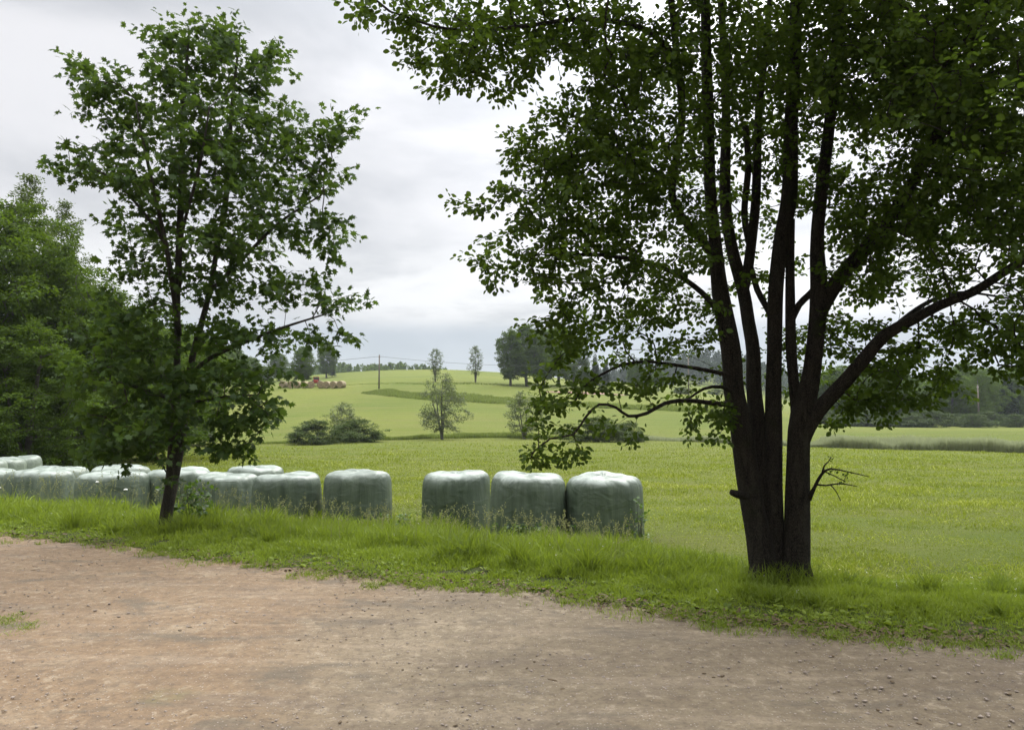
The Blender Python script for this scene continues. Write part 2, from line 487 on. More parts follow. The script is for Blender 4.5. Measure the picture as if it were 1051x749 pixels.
def ground_mat():
    m, x, out = new_mat('meadow')
    pos = x.n('ShaderNodeTexCoord').outputs['Object']
    a = x.noise(pos, 0.022, 4, 0.55, 0.5)
    b = x.noise(x.scale(pos, (0.06, 0.35, 0.1)), 1.0, 5, 0.6, 0.5)
    c = x.noise(x.scale(pos, (0.5, 1.2, 0.5)), 1.0, 6, 0.65)
    d = x.noise(pos, 14.0, 6, 0.75)
    e = x.noise(x.scale(pos, (2.0, 5.0, 2.0)), 1.0, 8, 0.72)
    col = x.mix(x.remap(a, 0.35, 0.65), (0.098, 0.138, 0.021), (0.170, 0.195, 0.034))
    col = x.mix(x.math('MULTIPLY', x.remap(b, 0.42, 0.66, 0, 1, True), 0.6), col, (0.170, 0.172, 0.048))
    col = x.mix(x.math('MULTIPLY', x.remap(c, 0.52, 0.74, 0, 1, True), 0.5), col, (0.085, 0.125, 0.020))
    col = x.mix(x.math('MULTIPLY', x.remap(e, 0.5, 0.8, 0, 1, True), 0.7), col, (0.070, 0.105, 0.018))
    col = x.mix(x.math('MULTIPLY', x.remap(d, 0.35, 0.75), 0.35), col, (0.065, 0.085, 0.02))
    vg = x.n('ShaderNodeAttribute', attribute_name='verge').outputs['Fac']
    und = x.mix(x.remap(x.noise(pos, 6.0, 6, 0.7), 0.4, 0.62, 0, 1, True), (0.050, 0.078, 0.016), (0.120, 0.105, 0.055))
    und = x.mix(x.math('MULTIPLY', x.remap(d, 0.4, 0.6), 0.6), und, (0.06, 0.085, 0.018))
    # mowing rows
    wv = x.n('ShaderNodeTexWave', bands_direction='Y'); x.put(wv.inputs['Vector'], pos)
    wv.inputs['Scale'].default_value = 0.115; wv.inputs['Distortion'].default_value = 2.2; wv.inputs['Detail'].default_value = 3
    wv.inputs['Detail Scale'].default_value = 0.6
    col = x.mix(x.math('MULTIPLY', wv.outputs[1], 0.16), col, (0.21, 0.21, 0.065))
    col = x.mix(vg, col, und)
    p = x.n('ShaderNodeBsdfPrincipled'); x.put(p.inputs['Base Color'], col)
    p.inputs['Roughness'].default_value = 0.95; p.inputs['Specular IOR Level'].default_value = 0.1
    h = x.math('ADD', x.math('MULTIPLY', d, 0.5), x.math('ADD', e, c))
    x.put(p.inputs['Normal'], x.bump(h, 0.8, 0.25))
    x.put(out.inputs[0], p.outputs[0])
    return m
M['meadow'] = ground_mat()

def road_mat():
    m, x, out = new_mat('dirt')
    pos = x.n('ShaderNodeTexCoord').outputs['Object']
    big = x.noise(pos, 0.35, 4, 0.5, 0.6)
    mid = x.noise(pos, 2.2, 6, 0.6, 0.5)
    lng = x.noise(x.scale(pos, (0.8, 3.0, 1)), 1.0, 6, 0.6, 0.8)
    fine = x.noise(pos, 38.0, 8, 0.75)
    vor = x.n('ShaderNodeTexVoronoi'); x.put(vor.inputs['Vector'], pos); vor.inputs['Scale'].default_value = 55
    vor.inputs['Randomness'].default_value = 1.0
    v2 = x.n('ShaderNodeTexVoronoi'); x.put(v2.inputs['Vector'], pos); v2.inputs['Scale'].default_value = 21
    sp = x.n('ShaderNodeSeparateXYZ'); x.put(sp.inputs[0], pos)
    leftish = x.remap(x.math('ADD', sp.outputs[0], x.math('MULTIPLY', big, 3.0)), -0.8, 1.2, 1, 0, True)
    col = x.mix(x.remap(big, 0.35, 0.65), (0.160, 0.126, 0.080), (0.236, 0.190, 0.126))
    col = x.mix(x.math('MULTIPLY', leftish, 0.75), col, (0.238, 0.158, 0.092))
    col = x.mix(x.math('MULTIPLY', x.remap(mid, 0.5, 0.72, 0, 1, True), 0.55), col, (0.33, 0.265, 0.178))
    col = x.mix(x.math('MULTIPLY', x.remap(lng, 0.50, 0.70, 0, 1, True), 0.55), col, (0.165, 0.130, 0.096))
    crumb = x.noise(pos, 11.0, 7, 0.72, 0.3)
    col = x.mix(x.math('MULTIPLY', x.remap(crumb, 0.50, 0.64, 0, 1, True), 0.55), col, (0.110, 0.084, 0.060))
    col = x.mix(x.math('MULTIPLY', x.remap(crumb, 0.36, 0.46, 1, 0, True), 0.5), col, (0.37, 0.31, 0.22))
    rd = x.n('ShaderNodeMapping'); x.put(rd.inputs[0], pos); rd.inputs['Rotation'].default_value = (0, 0, 0.434); rd.inputs['Scale'].default_value = (0.35, 4.0, 1)
    trk = x.noise(rd.outputs[0], 1.0, 5, 0.6, 0.3)
    col = x.mix(x.math('MULTIPLY', x.remap(trk, 0.52, 0.66, 0, 1, True), 0.22), col, (0.125, 0.094, 0.064))
    col = x.mix(x.math('MULTIPLY', x.remap(trk, 0.36, 0.46, 1, 0, True), 0.18), col, (0.36, 0.29, 0.21))
    damp = x.noise(x.scale(pos, (1.1, 2.0, 1)), 1.0, 7, 0.68, 0.4)
    col = x.mix(x.math('MULTIPLY', x.remap(damp, 0.52, 0.66, 0, 1, True), 0.8), col, (0.130, 0.108, 0.078))
    col = x.mix(x.math('MULTIPLY', x.remap(x.noise(pos, 0.8, 6, 0.65), 0.60, 0.72, 0, 1, True), 0.45), col, (0.13, 0.14, 0.06))
    col = x.mix(x.math('MULTIPLY', x.remap(fine, 0.48, 0.66), 0.6), col, (0.100, 0.076, 0.056))
    spc = x.n('ShaderNodeSeparateColor'); x.put(spc.inputs[0], vor.outputs['Color'])
    pick = x.math('GREATER_THAN', spc.outputs[0], 0.72)
    st = x.math('MULTIPLY', x.remap(vor.outputs['Distance'], 0.18, 0.36, 1, 0, True), pick)
    col = x.mix(x.math('MULTIPLY', st, 0.7), col, x.mix(spc.outputs[1], (0.20, 0.165, 0.14), (0.50, 0.44, 0.37)))
    p = x.n('ShaderNodeBsdfPrincipled'); x.put(p.inputs['Base Color'], col)
    p.inputs['Roughness'].default_value = 0.92; p.inputs['Specular IOR Level'].default_value = 0.25
    h = x.math('ADD', x.math('ADD', x.math('MULTIPLY', fine, 0.35), x.math('MULTIPLY', crumb, 0.9)), x.math('ADD', x.math('MULTIPLY', st, 0.35), x.math('ADD', x.math('MULTIPLY', mid, 1.2), x.math('MULTIPLY', lng, 1.6))))
    x.put(p.inputs['Normal'], x.bump(h, 0.8, 0.03))
    x.put(out.inputs[0], p.outputs[0])
    return m
M['dirt'] = road_mat()

def film_mat():
    m, x, out = new_mat('bale_film')
    tc = x.n('ShaderNodeTexCoord'); pos = tc.outputs['Object']
    oi = x.n('ShaderNodeObjectInfo')
    off = x.vmath('ADD', pos, None); x.t.links.new(oi.outputs['Location'], off.node.inputs[1])
    streak = x.noise(x.scale(off, (7, 7, 0.8)), 1.0, 6, 0.65, 0.6)
    cre = x.noise(x.scale(off, (3, 3, 4.5)), 1.0, 3, 0.5, 1.0)
    blot = x.noise(off, 1.6, 4, 0.6)
    sp = x.n('ShaderNodeSeparateXYZ'); x.put(sp.inputs[0], tc.outputs['Object'])
    col = x.mix(x.remap(streak, 0.3, 0.7), (0.046, 0.068, 0.042), (0.105, 0.138, 0.092))
    col = x.mix(x.math('MULTIPLY', x.remap(blot, 0.45, 0.7, 0, 1, True), 0.5), col, (0.030, 0.046, 0.026))
    milk = x.n('ShaderNodeAttribute', attribute_type='OBJECT', attribute_name='milkiness').outputs['Fac']
    col = x.mix(x.math('MULTIPLY', milk, x.remap(streak, 0.3, 0.62, 0.4, 1.0)), col, (0.27, 0.315, 0.25))
    # top and shoulder colour painted lighter, standing in for skylight falling on them
    top = x.remap(x.math('ADD', sp.outputs[2], x.math('MULTIPLY', cre, 0.16)), 1.13, 1.24, 0, 1, True)
    col = x.mix(top, col, x.mix(x.remap(cre, 0.4, 0.65), (0.16, 0.195, 0.155), (0.34, 0.385, 0.335)))
    p = x.n('ShaderNodeBsdfPrincipled'); x.put(p.inputs['Base Color'], col)
    p.inputs['Roughness'].default_value = 0.46
    p.inputs['Specular IOR Level'].default_value = 0.5
    h = x.math('ADD', x.math('MULTIPLY', streak, 0.6), cre)
    x.put(p.inputs['Normal'], x.bump(h, 0.55, 0.035))
    x.put(out.inputs[0], p.outputs[0])
    return m
M['film'] = film_mat()
M['straw'] = plain('straw', (0.29, 0.235, 0.14), 0.9, 0, 9, 0.3)
M['straw_end'] = plain('straw_end', (0.25, 0.19, 0.11), 0.95, 0, 9, 0.4)
M['pole_wood'] = plain('pole_wood', (0.15, 0.125, 0.10), 0.85, 0, 4)
M['porcelain'] = plain('porcelain', (0.35, 0.33, 0.30), 0.3)
M['wire'] = plain('wire', (0.06, 0.06, 0.06), 0.5, 0.5)
M['red'] = plain('red_paint', (0.30, 0.03, 0.02), 0.45)
M['rubber'] = plain('rubber', (0.02, 0.02, 0.02), 0.8)
M['glass'] = plain('cab_glass', (0.05, 0.06, 0.07), 0.1)
M['stone'] = plain('pebble', (0.26, 0.215, 0.175), 0.85, 0, 30, 0.35)
M['debris'] = plain('debris', (0.105, 0.072, 0.038), 0.9, 0, 30, 0.4)
M['petal'] = plain('petal', (0.75, 0.75, 0.70), 0.7, 0, 5, 0.05)
M['soil'] = plain('bare_soil', (0.22, 0.13, 0.085), 0.95, 0, 1.5, 0.3)

# ------------------------------------------------------------------ ground
def build_ground():
    ys = np.concatenate([np.linspace(-30, 0, 12)[:-1], np.linspace(0, 24, 121)[:-1], np.geomspace(24, 1500, 190)])
    us = np.concatenate([np.linspace(-1, 1, 221)])
    V = []
    Wd = np.maximum(40, ys * 1.6 + 20)
    X = us[None, :] * Wd[:, None]
    Yg = np.repeat(ys[:, None], len(us), 1)
    Z = terrain(X, Yg)
    V = np.stack([X, Yg, Z], -1).reshape(-1, 3)
    k = len(us)
    i = np.arange(len(ys) - 1)[:, None] * k; j = np.arange(k - 1)[None, :]
    Q = np.stack([i + j, i + j + 1, i + k + j + 1, i + k + j], -1).reshape(-1, 4)
    d = road_d(V[:, 0], V[:, 1])
    m_ = 1 - sstep(4.6, 6.0, d)
    m_ = m_ * (1 - 0.75 * sstep(1.3, 3.0, V[:, 0] - 0.12 * (V[:, 1] - 8)) * sstep(0.6, 1.6, d)) * (np.abs(V[:, 1]) < 40)
    return tag(obj('ground', make_mesh('ground', V, [Q], {'verge': m_}, smooth=True), M['meadow']), kind='structure')
build_ground()

def build_road():
    xs = np.linspace(-26, 16, 520)
    rows = 60
    V = []
    for x in xs:
        s0 = float(np.interp(x, EDGE[:, 0], EDGE[:, 1]))
        if x < EDGE[0, 0]: s0 = EDGE[0, 1] + (x - EDGE[0, 0]) * (EDGE[1, 1] - EDGE[0, 1]) / (EDGE[1, 0] - EDGE[0, 0])
        if x > EDGE[-1, 0]: s0 = EDGE[-1, 1] + (x - EDGE[-1, 0]) * (EDGE[-1, 1] - EDGE[-2, 1]) / (EDGE[-1, 0] - EDGE[-2, 0])
        ye = s0 + 0.07 * math.sin(x * 2.3) + 0.05 * math.sin(x * 6.1 + 1) + 0.04 * math.sin(x * 13.7 + 2) + rng.normal(0, 0.03)
        for t in np.linspace(0, 1, rows):
            y = ye + (-9 - ye) * t ** 1.3
            z = 0.004 + 0.010 * (1 + math.sin(x * 1.7 + y * 2.2) * math.sin(y * 1.3 - x * 0.6)) * min(1, t * 6)
            V.append((x, y, z))
    i = np.arange(len(xs) - 1)[:, None] * rows; j = np.arange(rows - 1)[None, :]
    Q = np.stack([i + j, i + j + 1, i + rows + j + 1, i + rows + j], -1).reshape(-1, 4)
    tag(obj('dirt_road', make_mesh('dirt_road', np.array(V), [Q[:, ::-1]], smooth=True), M['dirt']), kind='structure')
build_road()

# ------------------------------------------------------------------ grass blades
def blades(x, y, h, wd, lean=0.35, z=None, tint=None, curl=0.5):
    N = len(x)
    z = terrain(x, y) if z is None else z
    a = rng.uniform(0, 2 * PI, N); lv = rng.normal(0, lean, (N, 2))
    side = np.stack([np.cos(a), np.sin(a)], -1)
    V = np.zeros((N, 7, 3))
    B = np.stack([x, y, z - 0.01], -1)
    for k, (t, ww) in enumerate(((0, 1.0), (0.4, 0.9), (0.75, 0.6))):
        off = lv * (t ** (1 + curl))[..., None] if False else lv * t ** (1 + curl)
        c = B.copy(); c[:, :2] += off * h[:, None]; c[:, 2] += h * t * (1 - 0.12 * t * np.hypot(lv[:, 0], lv[:, 1]))
        V[:, 2 * k, :] = c; V[:, 2 * k + 1, :] = c
        V[:, 2 * k, :2] -= side * (wd * ww / 2)[:, None]; V[:, 2 * k + 1, :2] += side * (wd * ww / 2)[:, None]
    tip = B.copy(); tip[:, :2] += lv * h[:, None]; tip[:, 2] += h * (1 - 0.25 * np.minimum(1, np.hypot(lv[:, 0], lv[:, 1])))
    V[:, 6, :] = tip
    o = (np.arange(N) * 7)[:, None]
    Q = np.concatenate([o + np.array([0, 1, 3, 2]), o + np.array([2, 3, 5, 4])])
    T = o + np.array([4, 5, 6])
    tint = rng.random(N) if tint is None else tint
    return V.reshape(-1, 3), Q, T, np.repeat(tint, 7)
def blade_obj(name, parts, mat, label, cat):
    Vs, Qs, Ts, Ns = [], [], [], []; n = 0
    for V, Q, T, t in parts:
        Vs.append(V); Qs.append(Q + n); Ts.append(T + n); Ns.append(t); n += len(V)
    me = make_mesh(name, np.concatenate(Vs), [np.concatenate(Qs), np.concatenate(Ts)], {'tint': np.concatenate(Ns)})
    return tag(obj(name, me, mat), label, cat, kind='stuff')

def vnoise(x, y, s, seed=0):
    """cheap smooth value noise"""
    r = np.random.default_rng(seed).random((64, 64))
    u, v = x * s + 100, y * s + 100
    i, j = np.floor(u).astype(int), np.floor(v).astype(int)
    fu, fv = u - i, v - j; fu = fu * fu * (3 - 2 * fu); fv = fv * fv * (3 - 2 * fv)
    g = lambda a, b: r[a % 64, b % 64]
    return (g(i, j) * (1 - fu) + g(i + 1, j) * fu) * (1 - fv) + (g(i, j + 1) * (1 - fu) + g(i + 1, j + 1) * fu) * fv

# verge: edge line + tall grass up to and just past the row of bales
def verge_grass():
    N = 370000
    u = rng.uniform(-1.02, 1.15, N)
    d = 5.9 * rng.random(N) ** 1.15 - 0.10
    # solve for y on ray u with road distance d (edge is near straight)
    y = np.full(N, 10.0)
    for _ in range(8):
        x = u * y
        y = y + (d - road_d(x, y)) * 0.8
    x = u * y
    clump = vnoise(x, y, 1.7, 1); cl2 = vnoise(x, y, 5.0, 2)
    right = sstep(1.3, 3.0, x - 0.12 * (y - 8))          # mown side
    left = sstep(-2.0, -7.0, x)
    top = 0.24 + 0.02 * left
    H = 0.05 + (top) * sstep(0.25, 2.4, d)
    H = H * (1 - right) + (0.045 + 0.055 * sstep(0.3, 1.0, d) * (1 - sstep(1.2, 3.0, d))) * right
    H = H * (0.35 + 1.0 * clump) * (0.55 + 0.9 * cl2) * rng.uniform(0.5, 1.3, N)
    keep = (vnoise(x, y, 3.1, 5) > 0.30 * (1 - sstep(0.15, 1.1, d))) & (rng.random(N) < sstep(-0.12, 0.25, d + 0.25 * (cl2 - 0.5)) * 0.9 + 0.1 * (cl2 > 0.6))
    keep &= (d < 5.2 + 0.6 * clump)
    keep &= ~((d > 3.4) & (right > 0.5) & (rng.random(N) < 0.5))
    x, y, H, clump, right = x[keep], y[keep], H[keep], clump[keep], right[keep]
    wd = 0.0088 * np.clip(y / 8, 0.8, 2.2) * rng.uniform(0.6, 1.5, len(x)) * (1 + 0.6 * (rng.random(len(x)) < 0.08))
    t = np.clip(0.75 * vnoise(x, y, 2.6, 33) ** 1.5 + 0.75 * rng.random(len(x)) ** 2.0 + 0.22 * (1 - sstep(0.3, 1.6, road_d(x, y))) - 0.1 + 0.22 * right, 0, 1)
    blade_obj('grass', [blades(x, y, H, wd, 0.45, tint=t)], M['grass'], 'green grass growing along the verge between the dirt road and the bales', 'grass')
verge_grass()

def stalks():
    """tall flowering stalks with pale seed heads, mostly in front of the bales"""
    A = []
    N = 800
    u = rng.uniform(-0.75, 0.22, N); d = rng.uniform(1.6, 5.0, N)
    y = np.full(N, 12.0)
    for _ in range(8): y = y + (d - road_d(u * y, y)) * 0.8
    x = u * y
    k = vnoise(x, y, 1.1, 9) + 0.35 * sstep(-2, -6, x) > 0.5
    x, y = x[k], y[k]
    N = len(x)
    h = rng.uniform(0.45, 0.80, N) * (0.85 + 0.3 * sstep(-3, -7, x))
    st = blades(x, y, h, np.full(N, 0.0045), 0.22, curl=1.0)
    # heads
    tips = st[0].reshape(N, 7, 3)[:, 6, :]
    reps = 16
    B = np.repeat(tips, reps, 0); t = np.tile(np.linspace(0, 1, reps), N)
    low = st[0].reshape(N, 7, 3)[:, 4, :]
    B = B + (np.repeat(low, reps, 0) - B) * (t * 0.9)[:, None] + rng.normal(0, 0.008, B.shape)
    lm = leaf_mesh('seed_heads', LEAF_SIMPLE, B, unit(rng.normal(0, 1, B.shape) + [0, 0, 1.2]), unit(rng.normal(0, 1, B.shape)), rng.uniform(0.012, 0.026, len(B)))
    tag(obj('seed_heads', lm, M['seed']), 'pale brown seed heads on tall grass stalks in front of the wrapped bales', 'seed heads', kind='stuff')
    blade_obj('grass_stalks', [st], M['seed'], 'thin dry grass stalks rising above the verge before the wrapped bales', 'grass stalks')
stalks()
def long_blades():
    N = 9000
    u = rng.uniform(-0.8, 0.42, N); d = rng.uniform(0.8, 5.2, N); y = np.full(N, 11.0)
    for _ in range(8): y = y + (d - road_d(u * y, y)) * 0.8
    x = u * y
    k = vnoise(x, y, 1.6, 19) > 0.42
    x, y, d = x[k], y[k], d[k]; N = len(x)
    h = rng.uniform(0.22, 0.50, N) * (0.75 + 0.25 * sstep(-2, -7, x)) * (0.6 + 0.4 * sstep(0.8, 2.4, d)) * (1 - 0.6 * sstep(1.5, 3.2, x))
    blade_obj('long_grass', [blades(x, y, h, rng.uniform(.004, .009, N), 0.5, tint=0.45 + 0.55 * rng.random(N), curl=1.2)], M['grass'], 'long arching light green grass blades standing out of the verge', 'grass')
long_blades()

def field_grass():
    N = 520000
    Y = np.exp(rng.uniform(math.log(6.2), math.log(80), N)); u = rng.uniform(-0.85, 1.2, N)
    x = u * Y; d = road_d(x, Y)
    k = ((d > 2.4) & (x > 0.2 + 0.12 * (Y - 8))) | (d > 5.2)
    x, Y, d = x[k], Y[k], d[k]
    c = vnoise(x, Y, 1.3, 11); c2 = vnoise(x * 0.35, Y, 1.0, 12); c3 = vnoise(x, Y * 1.5, 0.55, 14)
    h = (0.028 + 0.045 * c * c2 + 0.04 * sstep(0.62, 0.8, c3)) * rng.uniform(0.6, 1.4, len(x)) * np.clip(Y / 14, 1, 1.5)
    k2 = rng.random(len(x)) < (0.35 + 0.75 * c) * (1 - 0.9 * sstep(26, 70, Y))
    x, Y, h, c, c2 = x[k2], Y[k2], h[k2], c[k2], c2[k2]
    wd = 0.0085 * np.clip(Y / 7, 0.9, 5) * rng.uniform(0.6, 1.4, len(x))
    t = np.clip(0.6 * c2 + 0.35 * vnoise(x, Y, 3.3, 34) + 0.6 * rng.random(len(x)) ** 1.6 - 0.2 + 0.16 * np.sin((Y + 0.22 * x) * 2.1 + 3 * vnoise(x, Y, 0.12, 61)), 0, 1)
    blade_obj('meadow_grass', [blades(x, Y, h, wd, 0.6, tint=t)], M['mown'], 'short yellow-green mown grass covering the near field', 'grass')
field_grass()

def tuft():
    """longer darker grass round the foot of the alder and clumps along the verge"""
    P = []
    b = hit(803, 600)
    spots = [(b[0], b[1], 0.42, 1500, 0.24), (b[0] + 0.55, b[1] - 0.15, 0.32, 500, 0.16), (b[0] - 0.5, b[1] - 0.25, 0.35, 500, 0.16)]
    c = hit(168, 545)
    spots += [(c[0] + 0.35, c[1] - 0.1, 0.4, 600, 0.30), (c[0] - 0.3, c[1], 0.3, 300, 0.2)]
    for _ in range(46):
        d0 = rng.uniform(0.7, 3.6); uu = rng.uniform(-0.7, 0.7); y = 9.0
        for _k in range(8): y += (d0 - float(road_d(uu * y, y))) * 0.8
        spots.append((uu * y, y, rng.uniform(0.08, 0.22), 130, rng.uniform(0.16, 0.38) * (0.55 if uu * y > 1.8 else 1)))
    for x, y, r, n, h in spots:
        a, q = rng.uniform(0, 2 * PI, n), np.abs(rng.normal(0, 0.6, n)) * r
        xx, yy = x + q * np.cos(a), y + q * np.sin(a)
        P.append(blades(xx, yy, h * rng.uniform(0.5, 1.3, n), rng.uniform(0.006, 0.012, n), 0.5, tint=rng.random(n) * 0.55))
    blade_obj('grass_tufts', P, M['grass'], 'longer darker grass tufts round the tree feet and along the verge', 'grass')
tuft()

def weeds():
    """broad low leaves (clover, plantain, dandelion) near the road edge"""
    B, D, Nn, Sz = [], [], [], []
    N = 1000
    u = rng.uniform(-0.75, 0.78, N); d = np.abs(rng.normal(0.3, 1.3, N)) + 0.05
    y = np.full(N, 8.0)
    for _ in range(8): y = y + (d - road_d(u * y, y)) * 0.8
    x = u * y
    for i in range(N):
        m = rng.integers(4, 9); r = rng.uniform(0.02, 0.055)
        z = gz(x[i], y[i]) + 0.012
        for a in rng.uniform(0, 2 * PI, m):
            B.append((x[i] + 0.01 * math.cos(a), y[i] + 0.01 * math.sin(a), z + 0.01 * rng.random()))
            D.append((math.cos(a), math.sin(a), rng.uniform(0.1, 1.0))); Nn.append((0, 0, 1.0)); Sz.append(r * rng.uniform(0.6, 1.2))
    B, D, Nn, Sz = map(np.array, (B, D, Nn, Sz))
    tag(obj('low_weeds', leaf_mesh('low_weeds', LEAF_OVAL, B, D, Nn + rng.normal(0, 0.1, Nn.shape), Sz), M['grass']), 'low broad-leaved weeds at the grassy edge of the dirt road', 'weeds', kind='stuff')
weeds()

# ------------------------------------------------------------------ tall grass along ditches and banks
def strip(name, px_pts, n, h0, h1, depth, mat, label, wd=0.03):
    P = np.array([hit(a, b) for a, b in px_pts])
    seg = np.linalg.norm(np.diff(P[:, :2], axis=0), axis=1)
    L = np.concatenate([[0], np.cumsum(seg)])
    s = rng.uniform(0, L[-1], n)
    x = np.interp(s, L, P[:, 0]); y = np.interp(s, L, P[:, 1])
    w_ = rng.uniform(0, 1, n)
    e = sstep(0, 0.16, np.minimum(s, L[-1] - s) / L[-1]) * (0.7 + 0.6 * vnoise(s, s * 0, 0.09, 23))
    y = y + w_ * depth * (0.25 + 0.75 * e)
    c = vnoise(s, w_ * 3, 0.22, 21); c2 = vnoise(s, w_, 1.0, 22)
    h = (h0 + (h1 - h0) * c) * (0.6 + 0.6 * c2) * rng.uniform(0.7, 1.15, n) * (0.35 + 0.65 * e)
    blade_obj(name, [blades(x, y, h, wd * rng.uniform(0.6, 1.4, n), 0.22, tint=np.clip(0.5 * c + 0.6 * rng.random(n), 0, 1))], mat, label, 'tall grass')
strip('ditch_grass', [(830, 459), (900, 461), (1051, 465), (1250, 470)], 38000, 0.6, 1.05, 3.0, M['reed'], 'belt of tall grey-green grass across the right-hand field', 0.022)
strip('ditch_grass', [(640, 452.5), (700, 453), (760, 456), (832, 459)], 9000, 0.2, 0.75, 1.5, M['reed'], 'thin weedy line of grass behind the right-hand tree trunks', 0.03)
strip('ditch_grass', [(250, 456), (300, 455), (380, 452), (450, 450), (520, 449.5), (640, 452)], 20000, 0.12, 0.6, 2.0, M['bank'], 'weedy ditch line of taller grass under the bushes in mid field', 0.035)
strip('bank_grass', [(370, 404), (400, 407), (440, 411), (500, 414), (560, 417)], 11000, 0.15, 0.65, 9.0, M['bank'], 'dark grassy bank running across the far slope left of the tree clump', 0.10)
strip('bank_grass', [(560, 416), (640, 420), (740, 425), (800, 428)], 11000, 0.2, 0.9, 7.0, M['bank'], 'dark grassy bank running across the slope behind the low branches', 0.10)
strip('bank_grass', [(352, 395.5), (400, 394), (440, 394.5), (520, 396), (600, 397), (760, 402)], 9000, 0.15, 0.6, 5.0, M['bank'], 'uppermost thin dark line of rough grass near the hill crest', 0.12)

# bare soil patch on the slope
def soil():
    a, b = hit(558, 402.5), hit(645, 406)
    V = []; n = 24
    for i in range(n):
        t = i / (n - 1); x = a[0] + (b[0] - a[0]) * t; y = a[1] + (b[1] - a[1]) * t
        for k in range(4):
            yy = y + 5.0 * k / 3 * (0.35 + math.sin(t * PI)) + rng.uniform(-0.3, 0.3)
            V.append((x, yy, gz(x, yy) + 0.06))
    i = np.arange(n - 1)[:, None] * 4; j = np.arange(3)[None, :]
    Q = np.stack([i + j, i + 4 + j, i + 4 + j + 1, i + j + 1], -1).reshape(-1, 4)
    tag(obj('bare_soil', make_mesh('bare_soil', np.array(V), [Q]), M['soil']), kind='structure')
soil()

# ------------------------------------------------------------------ wrapped bales
def bale_mesh(i):
    r_ = np.random.default_rng(100 + i)
    na, prof = 72, []
    # profile: (radius factor, height)
    hs = [(1.00, 0.0), (1.012, 0.10), (1.022, 0.25), (1.02, 0.45), (1.012, 0.65), (1.0, 0.82), (0.992, 0.93), (0.975, 1.01), (0.945, 1.075), (0.90, 1.125), (0.83, 1.16), (0.74, 1.18), (0.60, 1.19), (0.42, 1.185), (0.25, 1.18), (0.10, 1.178)]
    th = np.arange(na) * 2 * PI / na
    ph = r_.uniform(0, 6.28, 14)
    sq = r_.uniform(0.0, 0.03); tl = r_.uniform(0.0, 0.035)
    V = []
    for (rf, z) in hs:
        t = z / 1.19
        rr = 0.625 * rf * (1 + sq * np.cos(2 * th + ph[0]) + 0.008 * np.sin(3 * th + ph[1] + z * 2) + 0.006 * np.sin(7 * th + ph[2] + z * 3))
        # pleats of film pulled over the shoulder
        sh = math.exp(-((z - 1.06) / 0.12) ** 2)
        rr = rr + sh * (0.007 * np.sin(13 * th + ph[3]) + 0.006 * np.sin(23 * th + ph[4]) + 0.005 * np.sin(31 * th + ph[5]))
        zz_ = z + (0.018 * np.sin(2 * th + ph[6]) + 0.012 * np.sin(3 * th + ph[7]) + 0.008 * np.sin(9 * th + ph[8])) * sstep(0.7, 1.15, z) + tl * (np.cos(th + ph[9]) * rf) * sstep(0.5, 1.15, z)
        V.append(np.stack([rr * np.cos(th), rr * np.sin(th), zz_ * np.ones(na)], -1))
    V = np.concatenate(V + [np.array([[0, 0, 1.17]])])
    n = len(hs)
    ii = np.arange(n - 1)[:, None] * na; j = np.arange(na)[None, :]; j2 = (j + 1) % na
    Q = np.stack([ii + j, ii + j2, ii + na + j2, ii + na + j], -1).reshape(-1, 4)
    T = np.stack([(n - 1) * na + j[0], (n - 1) * na + j2[0], np.full(na, n * na)], -1)
    return make_mesh('wrapped_bale', V, [Q, T], smooth=True)
BALES = [  # centre x, top y, width px, label
    (618, 486, 76, 'pale green film-wrapped round bale, rightmost of the three standing together'),
    (541, 484.5, 76, 'pale green film-wrapped round bale in the middle of the right-hand three'),
    (470, 483, 68, 'pale green film-wrapped round bale, leftmost of the three on the right'),
    (370.5, 482, 67, 'pale green film-wrapped round bale standing alone between two gaps in the row'),
    (300, 485, 66, 'pale green wrapped bale with another bale top showing behind its left shoulder'),
    (238, 485, 62, 'wrapped bale with dry seed stalks before it, nearest on the right of the maple trunk'),
    (266, 477.5, 55, 'wrapped bale showing only its white top behind two front bales right of the maple'),
    (190, 480, 62, 'wrapped bale directly behind the maple trunk, its front in shade'),
    (125, 483, 65, 'wrapped bale just left of the maple trunk, maple leaves hanging over its top'),
    (131, 477.5, 54, 'wrapped bale whose white top shows behind the bale left of the maple trunk'),
    (50, 481.5, 63, 'wide wrapped bale in the left front row half buried in tall grass'),
    (69, 479.5, 56, 'wrapped bale tucked behind the half-buried left bale, its right side showing'),
    (-7, 484, 58, 'wrapped bale cut off by the left picture edge in the front row'),
    (24, 468.5, 45, 'whitish wrapped bale at the right end of the far back row beneath the wood'),
    (6, 470.5, 47, 'whitish wrapped bale in the middle of the far back row beneath the wood'),
    (-14, 473, 49, 'whitish wrapped bale at the left picture edge in the far back row beneath the wood'),
]
for i, (px, py, wpx, lab) in enumerate(BALES):
    dia = 1.255
    Y = dia * F / wpx
    p = at(px, py, Y + 0.3)
    x, y = p[0], Y
    zg = gz(x, y)
    sc = max(0.8, (p[2] - zg + 0.02) / 1.19)
    o = tag(obj('wrapped_bale', bale_mesh(i), M['film'], loc=(x, y, zg - 0.02)), lab, 'bale', 'green film-wrapped bales along the verge')
    o.scale = (1.03, 1.03, sc)
    o['milkiness'] = [0.10, 0.15, 0.05, 0.15, 0.10, 0.3, 0.4, 0.2, 0.25, 0.5, 0.3, 0.6, 0.4, 0.7, 0.75, 0.7][i]
    o.rotation_euler = (rng.normal(0, 0.012), rng.normal(0, 0.015), rng.uniform(0, 6))

